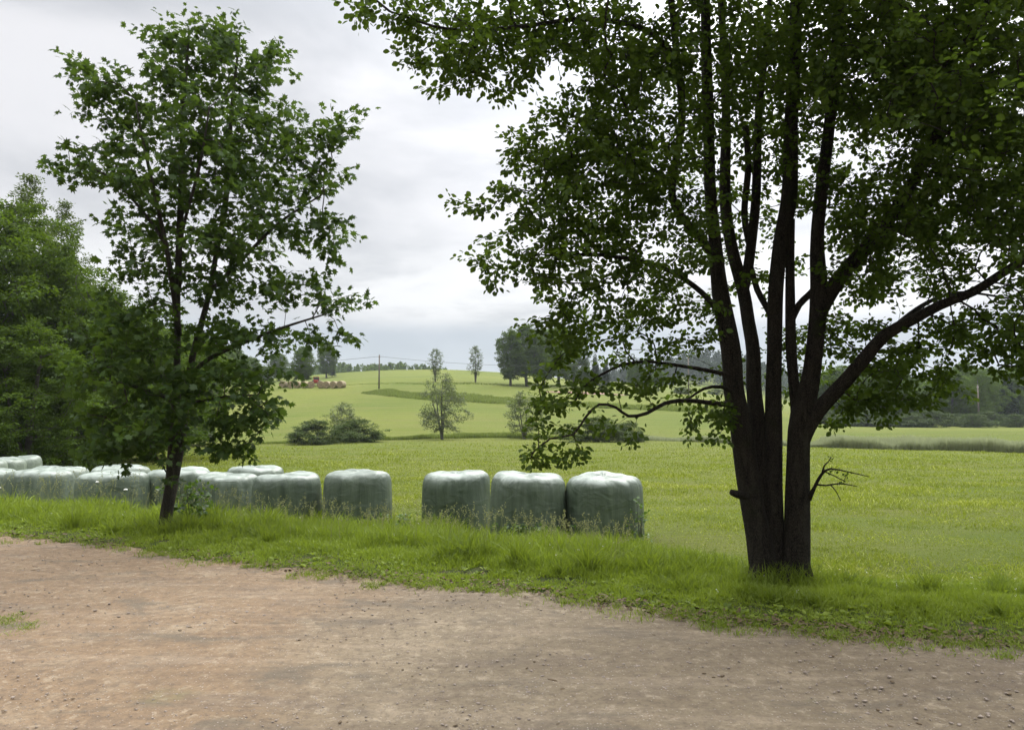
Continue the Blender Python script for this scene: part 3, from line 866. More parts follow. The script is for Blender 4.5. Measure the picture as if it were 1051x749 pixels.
# ------------------------------------------------------------------ the two near trees
def pathpx(L):
    """L: (px, py, Y, width px) -> 3-D points and radii"""
    P = [at(a, b, c) for a, b, c, d in L]
    r = [d / F * c / 2 for a, b, c, d in L]
    return P, r

def near_tree(root, limbs, blobs, per_m2, lmat, bmat, tmpl, leaf_n, leaf_size, spray, extra=(), k=14, base=None, twig_r=0.0028):
    t = Tree()
    for j, (nm, L, rough) in enumerate(limbs):
        P, r = pathpx(L)
        Q, rad = t.limb(P, r, 0.10)
        a = Acc(); a.tube(Q - base, rad, k if nm == 'trunk' else 10, rough)
        obj(nm, a.mesh(nm, True), bmat, root)
    A = blob_points(blobs, per_m2)
    if len(extra): A = np.vstack([A, np.array([at(*e) for e in extra])])
    t.grow(A, 0.13, 0.25, 0.25, 0.018)
    t.radii(twig_r)
    tw = t.twigs('twigs', 5, 0.035)
    co_ = np.empty(len(tw.vertices) * 3, np.float32); tw.vertices.foreach_get('co', co_)
    co_ = co_.reshape(-1, 3) - base.astype(np.float32); tw.vertices.foreach_set('co', co_.ravel()); tw.update()
    o = obj('twigs', tw, bmat, root); o['kind'] = 'stuff'
    E = t.P[t.ends]; D = t.T[t.ends]
    B, Ld = sprays(E, D, leaf_n, spray * 2.2, spray)
    n = len(B)
    # droop: leaves hang a little, faces turned up
    Ld[:, 2] -= 0.35
    N = unit(np.stack([rng.normal(0, 0.65, n), rng.normal(0, 0.65, n), np.abs(rng.normal(0.9, 0.4, n))], -1))
    lm = leaf_mesh('crown', tmpl, B - base, Ld, N, leaf_size * rng.uniform(0.55, 1.25, n))
    obj('crown', lm, lmat, root)
    return t

ab = hit(803, 600)
alder = thing('alder_tree', 'large multi-stemmed dark tree beside the road on the right, its crown filling the upper right', 'tree', tuple(ab))
Y0 = ab[1]
aY = lambda d: Y0 + d
A_LIMBS = [
    ('trunk', [(790, 614, aY(0), 44), (786, 598, aY(0), 30), (778, 550, aY(.02), 25), (769, 500, aY(.04), 23), (761, 440, aY(.05), 22), (753, 400, aY(.05), 21), (750, 360, aY(.05), 20), (739, 300, aY(.05), 17.5), (734, 250, aY(.03), 13), (729, 200, aY(0), 12), (727, 130, aY(-.05), 12), (725, 60, aY(-.1), 11), (723, -20, aY(-.1), 10), (716, -150, aY(-.1), 7), (712, -300, aY(-.1), 3)], .06),
    ('trunk', [(796, 612, aY(.12), 40), (792, 590, aY(.12), 28), (788, 550, aY(.13), 24), (783, 500, aY(.14), 20), (778, 440, aY(.18), 17), (774, 400, aY(.2), 15), (773, 360, aY(.21), 14), (768, 330, aY(.22), 13.5), (763, 300, aY(.24), 13), (750, 250, aY(.27), 12), (744, 200, aY(.33), 12), (745, 110, aY(.4), 9), (740, 0, aY(.5), 7), (730, -140, aY(.6), 3)], .05),
    ('trunk', [(801, 614, aY(.06), 34), (797, 585, aY(.06), 24), (795, 550, aY(.07), 20), (794, 500, aY(.08), 18), (794, 440, aY(.08), 17), (794, 400, aY(.08), 16), (795, 360, aY(.06), 15), (796, 300, aY(.05), 15), (801, 250, aY(.03), 15), (810, 200, aY(0), 16), (812, 130, aY(-.03), 14), (816, 60, aY(-.1), 13), (818, -20, aY(-.15), 12), (824, -160, aY(-.2), 8), (828, -330, aY(-.25), 3)], .05),
    ('trunk', [(824, 618, aY(-.05), 42), (818, 598, aY(-.05), 28), (818, 545, aY(-.05), 25), (818.5, 500, aY(-.05), 24), (820.5, 440, aY(-.05), 22), (826, 415, aY(-.06), 22), (832, 390, aY(-.08), 18.5), (836, 360, aY(-.1), 17), (841, 305, aY(-.1), 18), (839, 250, aY(-.12), 13.5), (843, 200, aY(-.15), 13), (852, 120, aY(-.2), 11), (859, 40, aY(-.3), 10), (863, -60, aY(-.4), 8), (870, -220, aY(-.5), 3)], .05),
    ('root', [(822, 575, aY(-.07), 16), (828, 594, aY(-.12), 16), (838, 606, aY(-.18), 12), (852, 616, aY(-.22), 6)], .08),
    ('root', [(781, 575, aY(-.02), 16), (774, 594, aY(-.06), 15), (764, 604, aY(-.1), 10), (752, 612, aY(-.14), 5)], .08),
    ('root', [(803, 580, aY(-.1), 12), (806, 598, aY(-.2), 15), (808, 612, aY(-.32), 10), (810, 622, aY(-.42), 5)], .08),
    ('limb', [(819, 450, aY(0), 12), (816, 410, aY(.0), 11), (812, 360, aY(.02), 11), (811, 310, aY(.04), 10), (811, 265, aY(.03), 9), (812, 225, aY(0), 8)], .04),
    ('limb', [(812, 330, aY(.04), 7), (820, 313, aY(.02), 7), (830, 303, aY(-.04), 7), (840, 292, aY(-.08), 6)], .04),
    ('limb', [(763, 302, aY(.24), 10), (767, 280, aY(.24), 11), (771, 250, aY(.24), 10.5), (776, 200, aY(.3), 10), (779, 110, aY(.4), 8), (787, 40, aY(.5), 7), (794, -60, aY(.6), 5), (800, -200, aY(.7), 3)], .04),
    ('limb', [(771, 275, aY(.22), 6), (777, 297, aY(.16), 6.5), (786, 314, aY(.11), 6.5), (794, 330, aY(.07), 6)], .02),
    ('limb', [(765, 130, aY(.35), 7), (768, 170, aY(.3), 7), (764, 220, aY(.28), 7), (770, 255, aY(.26), 7)], .02),
    ('limb', [(842, 318, aY(-.1), 17), (852, 300, aY(-.15), 17), (870, 275, aY(-.25), 15), (890, 254, aY(-.4), 14), (915, 222, aY(-.6), 13), (940, 180, aY(-.8), 12), (962, 137, aY(-1.0), 11), (985, 92, aY(-1.2), 10), (1003, 45, aY(-1.3), 8), (1020, -30, aY(-1.5), 6), (1035, -140, aY(-1.6), 3)], .04),
    ('limb', [(880, 262, aY(-.35), 9), (912, 240, aY(-.3), 9), (945, 219, aY(-.2), 8), (985, 180, aY(-.1), 7), (1030, 150, aY(0), 6), (1090, 110, aY(.1), 4), (1160, 60, aY(.2), 2)], .03),
    ('limb', [(820, 470, aY(-.04), 10), (826, 446, aY(-.06), 16), (835, 428, aY(-.1), 17), (848, 412, aY(-.15), 16), (866, 393, aY(-.25), 15), (888, 367, aY(-.4), 14), (908, 344, aY(-.5), 13), (935, 329, aY(-.6), 11), (965, 313, aY(-.7), 10), (1000, 299, aY(-.8), 9), (1028, 281, aY(-.9), 9), (1060, 262, aY(-1), 8), (1120, 225, aY(-1.2), 6), (1200, 160, aY(-1.4), 3)], .04),
    ('limb', [(915, 338, aY(-.5), 6), (940, 318, aY(-.3), 5), (962, 306, aY(-.1), 4), (990, 300, aY(.1), 3), (1035, 306, aY(.3), 2)], .02),
    ('limb', [(755, 395, aY(.03), 6), (745, 385, aY(-.05), 4.6), (720, 379, aY(-.2), 4), (695, 375, aY(-.35), 3.5), (665, 371, aY(-.5), 3.2), (640, 374, aY(-.6), 3), (618, 384, aY(-.7), 2.6), (600, 396, aY(-.75), 2), (590, 412, aY(-.8), 2)], .02),
    ('limb', [(757, 416, aY(.02), 6.5), (735, 414, aY(-.15), 5), (705, 411, aY(-.4), 4.5), (682, 414, aY(-.6), 4), (664, 424, aY(-.75), 3.6), (645, 427, aY(-.9), 3.2), (632, 418, aY(-1), 2.8), (615, 415, aY(-1.1), 2.6), (601, 428, aY(-1.15), 2.3), (588, 446, aY(-1.2), 2), (565, 450, aY(-1.3), 1.6), (545, 466, aY(-1.35), 1.6)], .02),
    ('limb', [(757, 404, aY(.0), 5), (740, 397, aY(-.1), 4), (722, 399, aY(-.2), 3), (706, 410, aY(-.3), 2)], .02),
    ('limb', [(734, 262, aY(.02), 10), (710, 235, aY(-.2), 9), (690, 200, aY(-.4), 8), (700, 120, aY(-.5), 8), (694, 50, aY(-.6), 8), (686, -30, aY(-.7), 6), (675, -150, aY(-.8), 3)], .03),
    ('limb', [(692, 190, aY(-.4), 7), (650, 165, aY(-.6), 6), (600, 160, aY(-.9), 4), (550, 165, aY(-1.1), 2)], .02),
    ('limb', [(696, 60, aY(-.6), 7), (660, 30, aY(-.8), 6), (600, 20, aY(-1.1), 5), (530, 28, aY(-1.4), 4), (460, 30, aY(-1.7), 3), (400, 12, aY(-1.9), 2)], .02),
    ('limb', [(744, 330, aY(.04), 7), (720, 300, aY(-.2), 6), (680, 275, aY(-.5), 5), (620, 262, aY(-.8), 4), (560, 262, aY(-1.1), 2)], .02),
    ('limb', [(766, 509, aY(-.12), 8), (757, 507, aY(-.22), 8), (751, 505, aY(-.28), 6)], .1),
    ('limb', [(830, 512, aY(-.1), 6), (836, 500, aY(-.2), 3.5), (843, 487, aY(-.25), 3), (852, 481, aY(-.3), 2), (870, 484, aY(-.35), 1.2), (892, 489, aY(-.35), 0.8)], .0),
    ('limb', [(843, 488, aY(-.25), 2), (846, 478, aY(-.28), 1.6), (850, 474, aY(-.3), 1.2), (853, 469, aY(-.3), .8)], .0),
    ('limb', [(852, 497, aY(-.25), 1.4), (858, 504, aY(-.28), 1.0), (863, 514, aY(-.3), .7)], .0),
    ('limb', [(847, 484, aY(-.25), 1.4), (858, 489, aY(-.22), 1.0), (866, 493, aY(-.2), .9), (868, 487, aY(-.2), .6)], .0),
    ('limb', [(838, 497, aY(-.2), 2), (848, 498, aY(-.25), 1.6), (862, 496, aY(-.3), 1.4), (880, 499, aY(-.35), .8)], .0),
]
A_BLOBS = [
    (395, 10, 42, 14, aY(-1.9), .15, 1.0), (440, 42, 34, 30, aY(-1.7), .25, 1.2), (475, 78, 34, 24, aY(-1.6), .25, 1.0), (505, 30, 60, 34, aY(-1.5), .35, 1.2),
    (530, 80, 26, 20, aY(-1.4), .25, 0.9), (565, 25, 55, 38, aY(-1.2), .4, 1.3), (640, 40, 65, 50, aY(-.9), .5, 1.3), (575, 140, 50, 32, aY(-1.1), .35, 1.2),
    (610, 110, 30, 25, aY(-1.0), .4, 1.0), (560, 190, 52, 42, aY(-1.1), .4, 1.3), (620, 190, 60, 60, aY(-.8), .5, 1.3), (545, 245, 44, 28, aY(-1.2), .3, 1.2),
    (530, 275, 42, 16, aY(-1.2), .25, 0.9), (600, 270, 60, 45, aY(-.9), .5, 1.1), (660, 120, 60, 80, aY(-.7), .6, 1.4), (680, 240, 60, 60, aY(-.5), .6, 1.1),
    (625, 325, 60, 24, aY(-.7), .4, 0.9), (570, 335, 34, 13, aY(-.9), .2, 0.8), (600, 360, 45, 16, aY(-.7), .3, 0.7), (690, 330, 55, 34, aY(-.4), .5, 0.8), (660, 365, 50, 14, aY(-.5), .4, 0.7),
    (575, 392, 28, 26, aY(-.85), .2, 0.8), (612, 400, 26, 18, aY(-.85), .2, 0.5), (560, 425, 22, 22, aY(-1.2), .15, 0.7), (600, 435, 20, 14, aY(-1.1), .15, 0.5),
    (550, 462, 16, 12, aY(-1.3), .1, 0.8), (590, 465, 14, 10, aY(-1.2), .1, 0.8), (640, 400, 30, 14, aY(-.7), .2, 0.5), (690, 395, 40, 14, aY(-.4), .25, 0.6), (715, 418, 40, 12, aY(-.2), .25, 0.6),
    (735, 435, 22, 14, aY(-.1), .15, 0.6), (712, 440, 14, 8, aY(-.3), .1, 0.6), (640, 440, 20, 7, aY(-.8), .1, 0.5),
    (735, 60, 60, 80, aY(0), .8, 1.0), (760, 170, 60, 60, aY(.3), .6, 0.55), (770, 270, 50, 55, aY(.5), .5, 0.4), (800, 60, 60, 80, aY(.2), .9, 1.0), (825, 170, 45, 50, aY(.4), .6, 0.6),
    (850, 60, 60, 70, aY(-.2), .9, 1.2), (790, 370, 60, 40, aY(.6), .4, 0.35), (905, 60, 60, 75, aY(-.5), .9, 1.4), (960, 50, 60, 70, aY(-.8), .8, 1.3), (1015, 60, 60, 75, aY(-.8), .9, 1.4),
    (940, 130, 60, 60, aY(-.7), .8, 1.4), (1000, 150, 55, 55, aY(-.6), .8, 1.4), (870, 215, 50, 35, aY(0), .6, 0.9), (915, 220, 55, 40, aY(-.4), .7, 1.3), (970, 220, 50, 35, aY(-.5), .7, 1.2),
    (1030, 190, 40, 60, aY(-.7), .7, 1.5), (880, 275, 50, 32, aY(.1), .6, 0.9), (935, 280, 55, 34, aY(-.2), .6, 0.8), (1000, 270, 50, 25, aY(-.5), .6, 0.6), (870, 340, 32, 34, aY(.2), .4, 0.9),
    (905, 375, 42, 26, aY(-.1), .5, 0.8), (955, 355, 55, 26, aY(-.3), .5, 0.85), (1015, 335, 50, 25, aY(-.6), .5, 1.1), (940, 395, 55, 22, aY(-.2), .45, 0.75), (870, 410, 26, 18, aY(0), .3, 0.9),
    (905, 415, 32, 14, aY(-.2), .3, 0.9), (960, 408, 40, 12, aY(-.2), .3, 0.5), (1035, 370, 34, 26, aY(-.7), .4, 1.2), (1085, 300, 50, 110, aY(-.7), .8, 1.1), (1110, 130, 60, 120, aY(-.7), .9, 1.0),
    (860, 436, 14, 9, aY(0), .1, 0.8),
    # above the frame: the rest of the crown, which shades what is seen
    (450, -40, 70, 40, aY(-1.6), .4, 0.9), (560, -80, 100, 60, aY(-1.1), .7, 1.0), (700, -100, 120, 90, aY(-.6), 1.3, 1.5), (860, -100, 120, 90, aY(-.6), 1.3, 1.6), (1000, -90, 110, 80, aY(-.9), 1.2, 1.6), (1120, -60, 80, 100, aY(-.9), 1.0, 1.3),
    (720, -240, 130, 90, aY(-.2), 1.2, 1.1), (880, -240, 130, 90, aY(-.2), 1.2, 1.1), (800, -380, 110, 70, aY(0), 1.0, 0.8),
]
A_EXTRA = [(470, 207, aY(-1.25)), (482, 212, aY(-1.25)), (494, 209, aY(-1.2)), (505, 214, aY(-1.2)), (486, 265, aY(-1.2)), (498, 268, aY(-1.2)), (362, 4, aY(-1.95)), (375, 12, aY(-1.95)), (510, 96, aY(-1.5)), (545, 470, aY(-1.3)), (580, 470, aY(-1.2)), (596, 462, aY(-1.2))]
A_BLOBS = [(a, b, c, d, e, f, g * (0.92 if (a < 700 and 100 < b < 345) else (1.2 if (a > 830 and b < 260) else 1.0))) for a, b, c, d, e, f, g in A_BLOBS]
near_tree(alder, A_LIMBS, A_BLOBS, 80, M['alder_leaf'], M['alder_bark'], LEAF_OVAL, 34, 0.053, 0.115, A_EXTRA, 18, ab, 0.0024)

def leaf_sprig(root, spots):
    B = np.concatenate([at(*q) + rng.normal(0, .022, (7, 3)) for q in spots]) - ab
    o = obj('leaf_sprig', leaf_mesh('leaf_sprig', LEAF_OVAL, B, rng.normal(0, 1, B.shape), rng.normal(0, .6, B.shape) + [0, 0, 1], rng.uniform(.02, .042, len(B))), M['alder_leaf'], root); o['kind'] = 'stuff'
leaf_sprig(alder, [(853, 470, aY(-.3)), (868, 487, aY(-.2)), (862, 497, aY(-.3)), (866, 492, aY(-.25)), (856, 482, aY(-.25))])

mb = hit(168, 545)
maple = thing('maple_tree', 'slender maple with lobed leaves standing in the verge left of centre', 'tree', tuple(mb))
Y1 = mb[1]
mY = lambda d: Y1 + d
M_LIMBS = [
    ('trunk', [(167, 556, mY(0), 19), (169, 543, mY(0), 13), (172, 520, mY(0), 12), (175, 500, mY(0), 11), (177, 460, mY(0), 9), (181, 400, mY(0), 7), (182, 350, mY(0), 6.5), (182, 300, mY(0), 6), (183, 260, mY(0), 5.5), (186, 200, mY(0), 7), (188, 120, mY(0), 5), (192, 60, mY(0), 3), (194, 34, mY(0), 1.5)], .06),
    ('trunk', [(171, 530, mY(.02), 8), (175, 515, mY(.02), 8), (181, 480, mY(.04), 8.5), (186, 450, mY(.06), 8.5), (192, 400, mY(.1), 7.5), (198, 365, mY(.15), 6.5), (206, 335, mY(.2), 6), (215, 300, mY(.25), 5.5), (222, 260, mY(.3), 5), (231, 210, mY(.35), 6), (235, 150, mY(.4), 5), (240, 90, mY(.4), 3.5), (246, 40, mY(.4), 1.5)], .06),
    ('limb', [(184, 345, mY(0), 6), (178, 300, mY(-.2), 5.5), (171, 255, mY(-.4), 5), (160, 205, mY(-.6), 4), (148, 150, mY(-.8), 3), (140, 110, mY(-.9), 1.5)], .03),
    ('limb', [(195, 385, mY(.12), 5), (215, 368, mY(0), 4.5), (245, 354, mY(-.2), 4), (285, 338, mY(-.4), 3), (335, 322, mY(-.6), 1.6)], .03),
    ('limb', [(214, 300, mY(.25), 4.5), (245, 270, mY(.1), 4), (285, 230, mY(0), 3), (330, 200, mY(-.1), 1.6)], .03),
    ('limb', [(170, 250, mY(-.4), 4), (145, 215, mY(-.6), 3), (110, 180, mY(-.8), 2), (72, 168, mY(-1.0), 1.3)], .03),
    ('limb', [(184, 300, mY(0), 4), (187, 240, mY(-.3), 3.5), (205, 170, mY(-.6), 3), (215, 110, mY(-.8), 1.6)], .03),
    ('limb', [(186, 420, mY(.05), 5), (165, 405, mY(-.3), 4), (130, 395, mY(-.8), 3), (95, 390, mY(-1.2), 1.6)], .03),
    ('limb', [(190, 415, mY(.1), 4), (225, 408, mY(-.3), 3), (265, 405, mY(-.7), 1.6)], .03),
]
M_BLOBS = [
    (170, 55, 30, 30, mY(0), .5, 1.0), (205, 45, 34, 22, mY(0), .5, 1.0), (250, 55, 38, 32, mY(.2), .5, 1.1), (275, 95, 26, 40, mY(.3), .5, 1.1), (95, 78, 28, 12, mY(-.6), .2, 1.0), (115, 105, 40, 22, mY(-.5), .4, 1.0), (160, 105, 40, 34, mY(-.3), .6, 1.1),
    (215, 110, 45, 45, mY(0), .8, 1.2), (75, 165, 22, 13, mY(-.9), .2, 1.1), (105, 180, 34, 18, mY(-.7), .4, 1.0), (150, 165, 45, 32, mY(-.4), .6, 1.1), (210, 175, 48, 40, mY(0), .8, 1.2), (270, 165, 42, 42, mY(.3), .7, 1.2),
    (318, 150, 34, 26, mY(.2), .4, 1.1), (350, 125, 16, 16, mY(.1), .2, 1.1), (325, 185, 30, 18, mY(.1), .4, 0.9), (145, 220, 34, 22, mY(-.4), .5, 1.0), (195, 240, 48, 32, mY(0), .8, 1.0), (255, 235, 48, 32, mY(.2), .8, 1.0),
    (318, 230, 34, 26, mY(0), .4, 1.0), (345, 255, 14, 14, mY(-.1), .2, 0.8), (140, 270, 28, 20, mY(-.4), .4, 0.9), (195, 295, 45, 26, mY(0), .7, 0.8), (255, 290, 42, 26, mY(.1), .6, 0.9), (305, 295, 34, 18, mY(-.2), .4, 0.8),
    (345, 312, 26, 13, mY(-.5), .2, 1.1), (320, 345, 34, 12, mY(-.4), .3, 0.9), (270, 345, 34, 16, mY(-.2), .4, 1.0), (130, 310, 30, 18, mY(-.6), .4, 0.8), (95, 335, 28, 18, mY(-.9), .3, 0.7), (150, 350, 40, 24, mY(-.4), .5, 1.45), (225, 345, 34, 18, mY(0), .6, 1.45),
    (110, 380, 36, 22, mY(-1.0), .4, 1.45), (160, 395, 40, 22, mY(-.5), .5, 1.45), (225, 390, 44, 20, mY(-.3), .5, 1.45), (280, 385, 22, 14, mY(-.6), .25, 0.8), (125, 430, 42, 20, mY(-.8), .4, 1.45), (185, 435, 34, 18, mY(-.3), .5, 1.45),
    (240, 425, 40, 18, mY(-.5), .4, 1.45), (285, 420, 16, 14, mY(-.7), .2, 0.9), (110, 462, 26, 10, mY(-.9), .2, 1.45), (150, 460, 24, 10, mY(-.6), .3, 1.45), (235, 455, 30, 10, mY(-.5), .3, 1.45), (165, 490, 13, 6, mY(-.4), .1, 0.8), (258, 462, 8, 8, mY(-.6), .1, 0.8),
]
M_EXTRA = [(145, 30, mY(0)), (196, 22, mY(0)), (240, 20, mY(.3)), (76, 62, mY(-.6)), (60, 165, mY(-1)), (366, 115, mY(.1)), (372, 305, mY(-.6)), (352, 240, mY(0)), (360, 345, mY(-.5))]
near_tree(maple, M_LIMBS, M_BLOBS, 35, M['maple_leaf'], M['maple_bark'], LEAF_MAPLE, 22, 0.106, 0.17, M_EXTRA, 14, mb, 0.003)

# ------------------------------------------------------------------ other trees, built from a height and a crown outline
def crown_tree(name, label, H, prof, n_att, n_leaf, leaf, spray, lmat, bmat, trunk_r, multi=1, spread=0.1, lean=0.0, twig=0.01, low=0.12, group=None, cat='tree', seed=1):
    """prof: list of (t, radius in m) over the height; returns the root with trunk, limbs and crown"""
    global rng
    keep = rng; rng = np.random.default_rng(seed)
    root = thing(name, label, cat, group=group)
    t = Tree(); acc = Acc()
    pt = np.array(prof, float)
    for m_ in range(multi):
        a = rng.uniform(0, 2 * PI) if multi > 1 else 0
        b = spread * H * (1 if multi > 1 else 0)
        top = H * (0.93 if m_ == 0 else rng.uniform(0.6, 0.9))
        P = [(0.05 * math.cos(a) * multi * trunk_r, 0.05 * math.sin(a) * multi * trunk_r, -0.3)]
        for q in (0.12, 0.35, 0.6, 0.85, 1.0):
            P.append((b * math.cos(a) * q + rng.normal(0, 0.012 * H) * q + lean * q * H, b * math.sin(a) * q + rng.normal(0, 0.012 * H) * q, top * q))
        Q, rad = t.limb(P, [trunk_r * 1.25, trunk_r, trunk_r * .8, trunk_r * .55, trunk_r * .28, trunk_r * .06], max(0.25, H * 0.03))
        acc.tube(Q, rad, 8, 0.05)
    obj('trunk', acc.mesh('trunk', True), bmat, root)
    A = []
    ph = rng.uniform(0, 6.28, 6)
    while len(A) < n_att:
        z = rng.uniform(low, 1.0); a = rng.uniform(0, 2 * PI)
        rr = np.interp(z, pt[:, 0], pt[:, 1]) * (1 + 0.22 * math.sin(3 * a + ph[0] + 5 * z) + 0.15 * math.sin(5 * a + ph[1] - 9 * z))
        r = rr * rng.uniform(0.0, 1.0) ** 0.42
        if rng.random() > (rr / pt[:, 1].max()) ** 0.9 + 0.05: continue
        A.append((r * math.cos(a) + lean * z * H, r * math.sin(a), z * H))
    A = np.array(A)
    t.grow(A, max(0.25, H * 0.035), 0.5, 0.3, 0.03)
    t.radii(twig)
    o = obj('branches', t.twigs('branches', 4), bmat, root); o['kind'] = 'stuff'
    E = t.P[t.ends]; D = t.T[t.ends]
    B, Ld = sprays(E, D, n_leaf, spray * 1.6, spray)
    n = len(B); Ld[:, 2] -= 0.25
    N = unit(np.stack([rng.normal(0, 0.6, n), rng.normal(0, 0.6, n), np.abs(rng.normal(0.9, 0.4, n))], -1))
    obj('crown', leaf_mesh('crown', LEAF_SIMPLE, B, Ld, N, leaf * rng.uniform(0.6, 1.3, n)), lmat, root)
    root['_h'] = H
    rng = keep
    return root
def conifer(name, label, H, Rb, leaf, n, seed, group=None):
    global rng
    keep = rng; rng = np.random.default_rng(seed)
    root = thing(name, label, 'tree', group=group)
    a = Acc(); a.tube([(0, 0, -.3), (0, 0, H * .5), (0, 0, H)], [H * .014, H * .008, 0.01], 7); obj('trunk', a.mesh('trunk', True), M['far_bark'], root)
    z = 0.1 + 0.9 * (1 - np.sqrt(rng.random(n)))
    lay = np.floor(z * 16) / 16
    an = rng.uniform(0, 2 * PI, n); sp = 0.72 + 0.28 * np.sin(an * 7 + lay * 40)
    r = Rb * (1 - lay) ** 0.85 * sp * rng.random(n) ** 0.5 + 0.05
    B = np.stack([r * np.cos(an), r * np.sin(an), z * H - r * 0.25], -1)
    D = np.stack([np.cos(an), np.sin(an), np.full(n, -.3)], -1) + rng.normal(0, .35, (n, 3))
    N = np.stack([rng.normal(0, .4, n), rng.normal(0, .4, n), np.ones(n)], -1)
    obj('crown', leaf_mesh('crown', LEAF_SIMPLE, B, D, N, leaf * rng.uniform(.6, 1.3, n)), M['conifer_leaf'], root)
    root['_h'] = H; rng = keep
    return root
def put(root, px, py_base, py_top, rot=0, label=None, first=False, wide=1.0, group=None, Y=None, name=None):
    """stand a tree on the ground under (px, py_base), tall enough to reach py_top"""
    if Y is None: p = hit(px, py_base)
    else:
        x = (px - CX) / F * Y; p = np.array([x, Y, gz(x, Y)])
    top = at(px, py_top, p[1])
    s = (top[2] - p[2]) / root['_h']
    if first:
        root.location = tuple(p); root.rotation_euler = (0, 0, rot); root.scale = (s * wide, s * wide, s)
        if label: root['label'] = label
        if group: root['group'] = group
        return root
    return dup(root, label, tuple(p), rot, (s * wide, s * wide, s), group, name)

ROUND = [(0.0, 1.2), (0.12, 2.6), (0.3, 3.6), (0.55, 3.9), (0.75, 3.1), (0.9, 1.9), (1.0, 0.4)]
BIRCHP = [(0.0, 0.6), (0.2, 1.7), (0.4, 2.2), (0.6, 1.8), (0.8, 1.1), (0.93, 0.55), (1.0, 0.15)]
MID = 'trees of the wood at the left edge'
w1 = crown_tree('broadleaf_tree', '-', 11, ROUND, 520, 95, 0.14, 0.36, M['wood_leaf'], M['far_bark'], 0.20, low=0.05, seed=11, spread=.1)
w2 = crown_tree('broadleaf_tree', '-', 10, [(0, 2.0), (0.15, 3.2), (0.4, 3.9), (0.6, 3.4), (0.8, 2.4), (0.92, 1.2), (1, .3)], 520, 95, 0.14, 0.34, M['wood_leaf'], M['far_bark'], 0.18, 2, 0.12, low=0.03, seed=12)
w3 = crown_tree('birch_tree', '-', 13, BIRCHP, 420, 80, 0.11, 0.30, M['birch_leaf'], M['pale_bark'], 0.13, low=0.15, seed=13)
put(w1, 8, 474, 205, 0.3, 'tall bright green leafy tree at the left picture edge above the back row of bales', True, 0.95, Y=28)
put(w3, 22, 470, 182, 0.9, 'pale wispy birch rising highest at the left edge of the wood', True, 1.0, Y=34, name='birch_tree')
put(w3, 58, 470, 208, 2.2, 'greyish narrow-topped birch just right of the highest one in the left wood', wide=0.9, Y=37)
put(w2, 70, 472, 262, 1.1, 'dense rounded tree filling the wood between the birches and the maple', True, 1.0, Y=30)
put(w1, 110, 468, 300, 2.0, 'dark broad tree in the left wood partly behind the maple leaves', wide=1.15, Y=33)
put(w2, 150, 465, 312, 2.8, 'dark tree of the left wood directly behind the maple trunk, left side', wide=1.2, Y=36)
put(w2, 30, 474, 330, 4.0, 'low dark tree at the left edge in front of the wood, behind the back bales', wide=1.25, Y=25)
put(w1, -50, 478, 190, 3.6, 'tall tree of the left wood just cut by the left picture edge', wide=1.1, Y=27)
put(w1, 80, 465, 290, 5.0, 'mid green tree of the left wood behind the rounded tree', wide=1.1, Y=42)
put(w2, 185, 458, 335, 0.6, 'farther dark tree behind the maple trunk, right end of the left wood', wide=1.2, Y=52)
put(w1, 140, 460, 325, 1.4, 'tree deep in the left wood seen through the lower maple leaves', wide=1.2, Y=50)
put(w1, -110, 478, 200, 0.4, 'tree of the left wood standing outside the picture edge', wide=1.2, Y=32)

# mid-field bushes and trees
bush = crown_tree('bush', '-', 3.0, [(0, 1.6), (0.2, 2.1), (0.5, 2.0), (0.75, 1.4), (1, .5)], 170, 70, 0.13, 0.30, M['bush_leaf'], M['far_bark'], 0.05, 5, 0.30, low=0.02, seed=21, cat='bush')
put(bush, 324, 455.5, 431, 0.5, 'round dark green bush at the left end of the ditch line in mid field', True, 1.7)
put(bush, 365, 453.5, 430, 2.6, 'dark green bush right of the round one on the mid-field ditch line', wide=1.75)
willow = crown_tree('willow_bush', '-', 4.2, [(0, .4), (0.3, 1.1), (0.6, 1.3), (0.85, .8), (1, .3)], 110, 40, 0.12, 0.28, M['willow_leaf'], M['pale_bark'], 0.05, 4, 0.2, low=0.15, seed=22, cat='bush')
put(willow, 351, 453, 413, 0.2, 'thin pale willow rising between the two dark bushes on the ditch line', True, 1.35)
put(willow, 538, 450.5, 402, 1.9, 'pale grey-green willow bush on the ditch line left of the low hanging branch', wide=1.35)
put(bush, 612, 453.5, 428, 3.3, 'low wide dark bush on the ditch line behind the tip of the low branch', wide=1.9)
put(bush, 645, 453.5, 433, 1.3, 'lower bush at the right end of the bush group behind the low branch', wide=1.3)
asp = crown_tree('young_aspen', '-', 6.0, [(0, .6), (0.15, 1.5), (0.35, 2.1), (0.6, 2.0), (0.85, 1.3), (1, .4)], 240, 34, 0.13, 0.30, M['willow_leaf'], M['pale_bark'], 0.085, 5, 0.20, low=0.13, twig=0.012, seed=23)
put(asp, 454, 451, 383, 0.4, 'thinly leaved young tree with a pale forked trunk in the middle of the field', True, 1.0)
bare = crown_tree('sparse_tree', '-', 9.0, [(0, .3), (0.2, .9), (0.45, 1.8), (0.7, 1.8), (0.9, 1.2), (1, .4)], 200, 18, 0.2, 0.32, M['birch_leaf'], M['far_bark'], 0.13, 4, 0.12, low=0.2, twig=0.02, seed=24)
put(bare, 447, 392, 358, 0.8, 'sparse dark-twigged tree on the crest behind the young pale tree', True, 1.1)
put(bare, 488, 392.5, 355, 2.7, 'narrow sparse tree standing alone on the crest between the pale tree and the clump', wide=0.95)

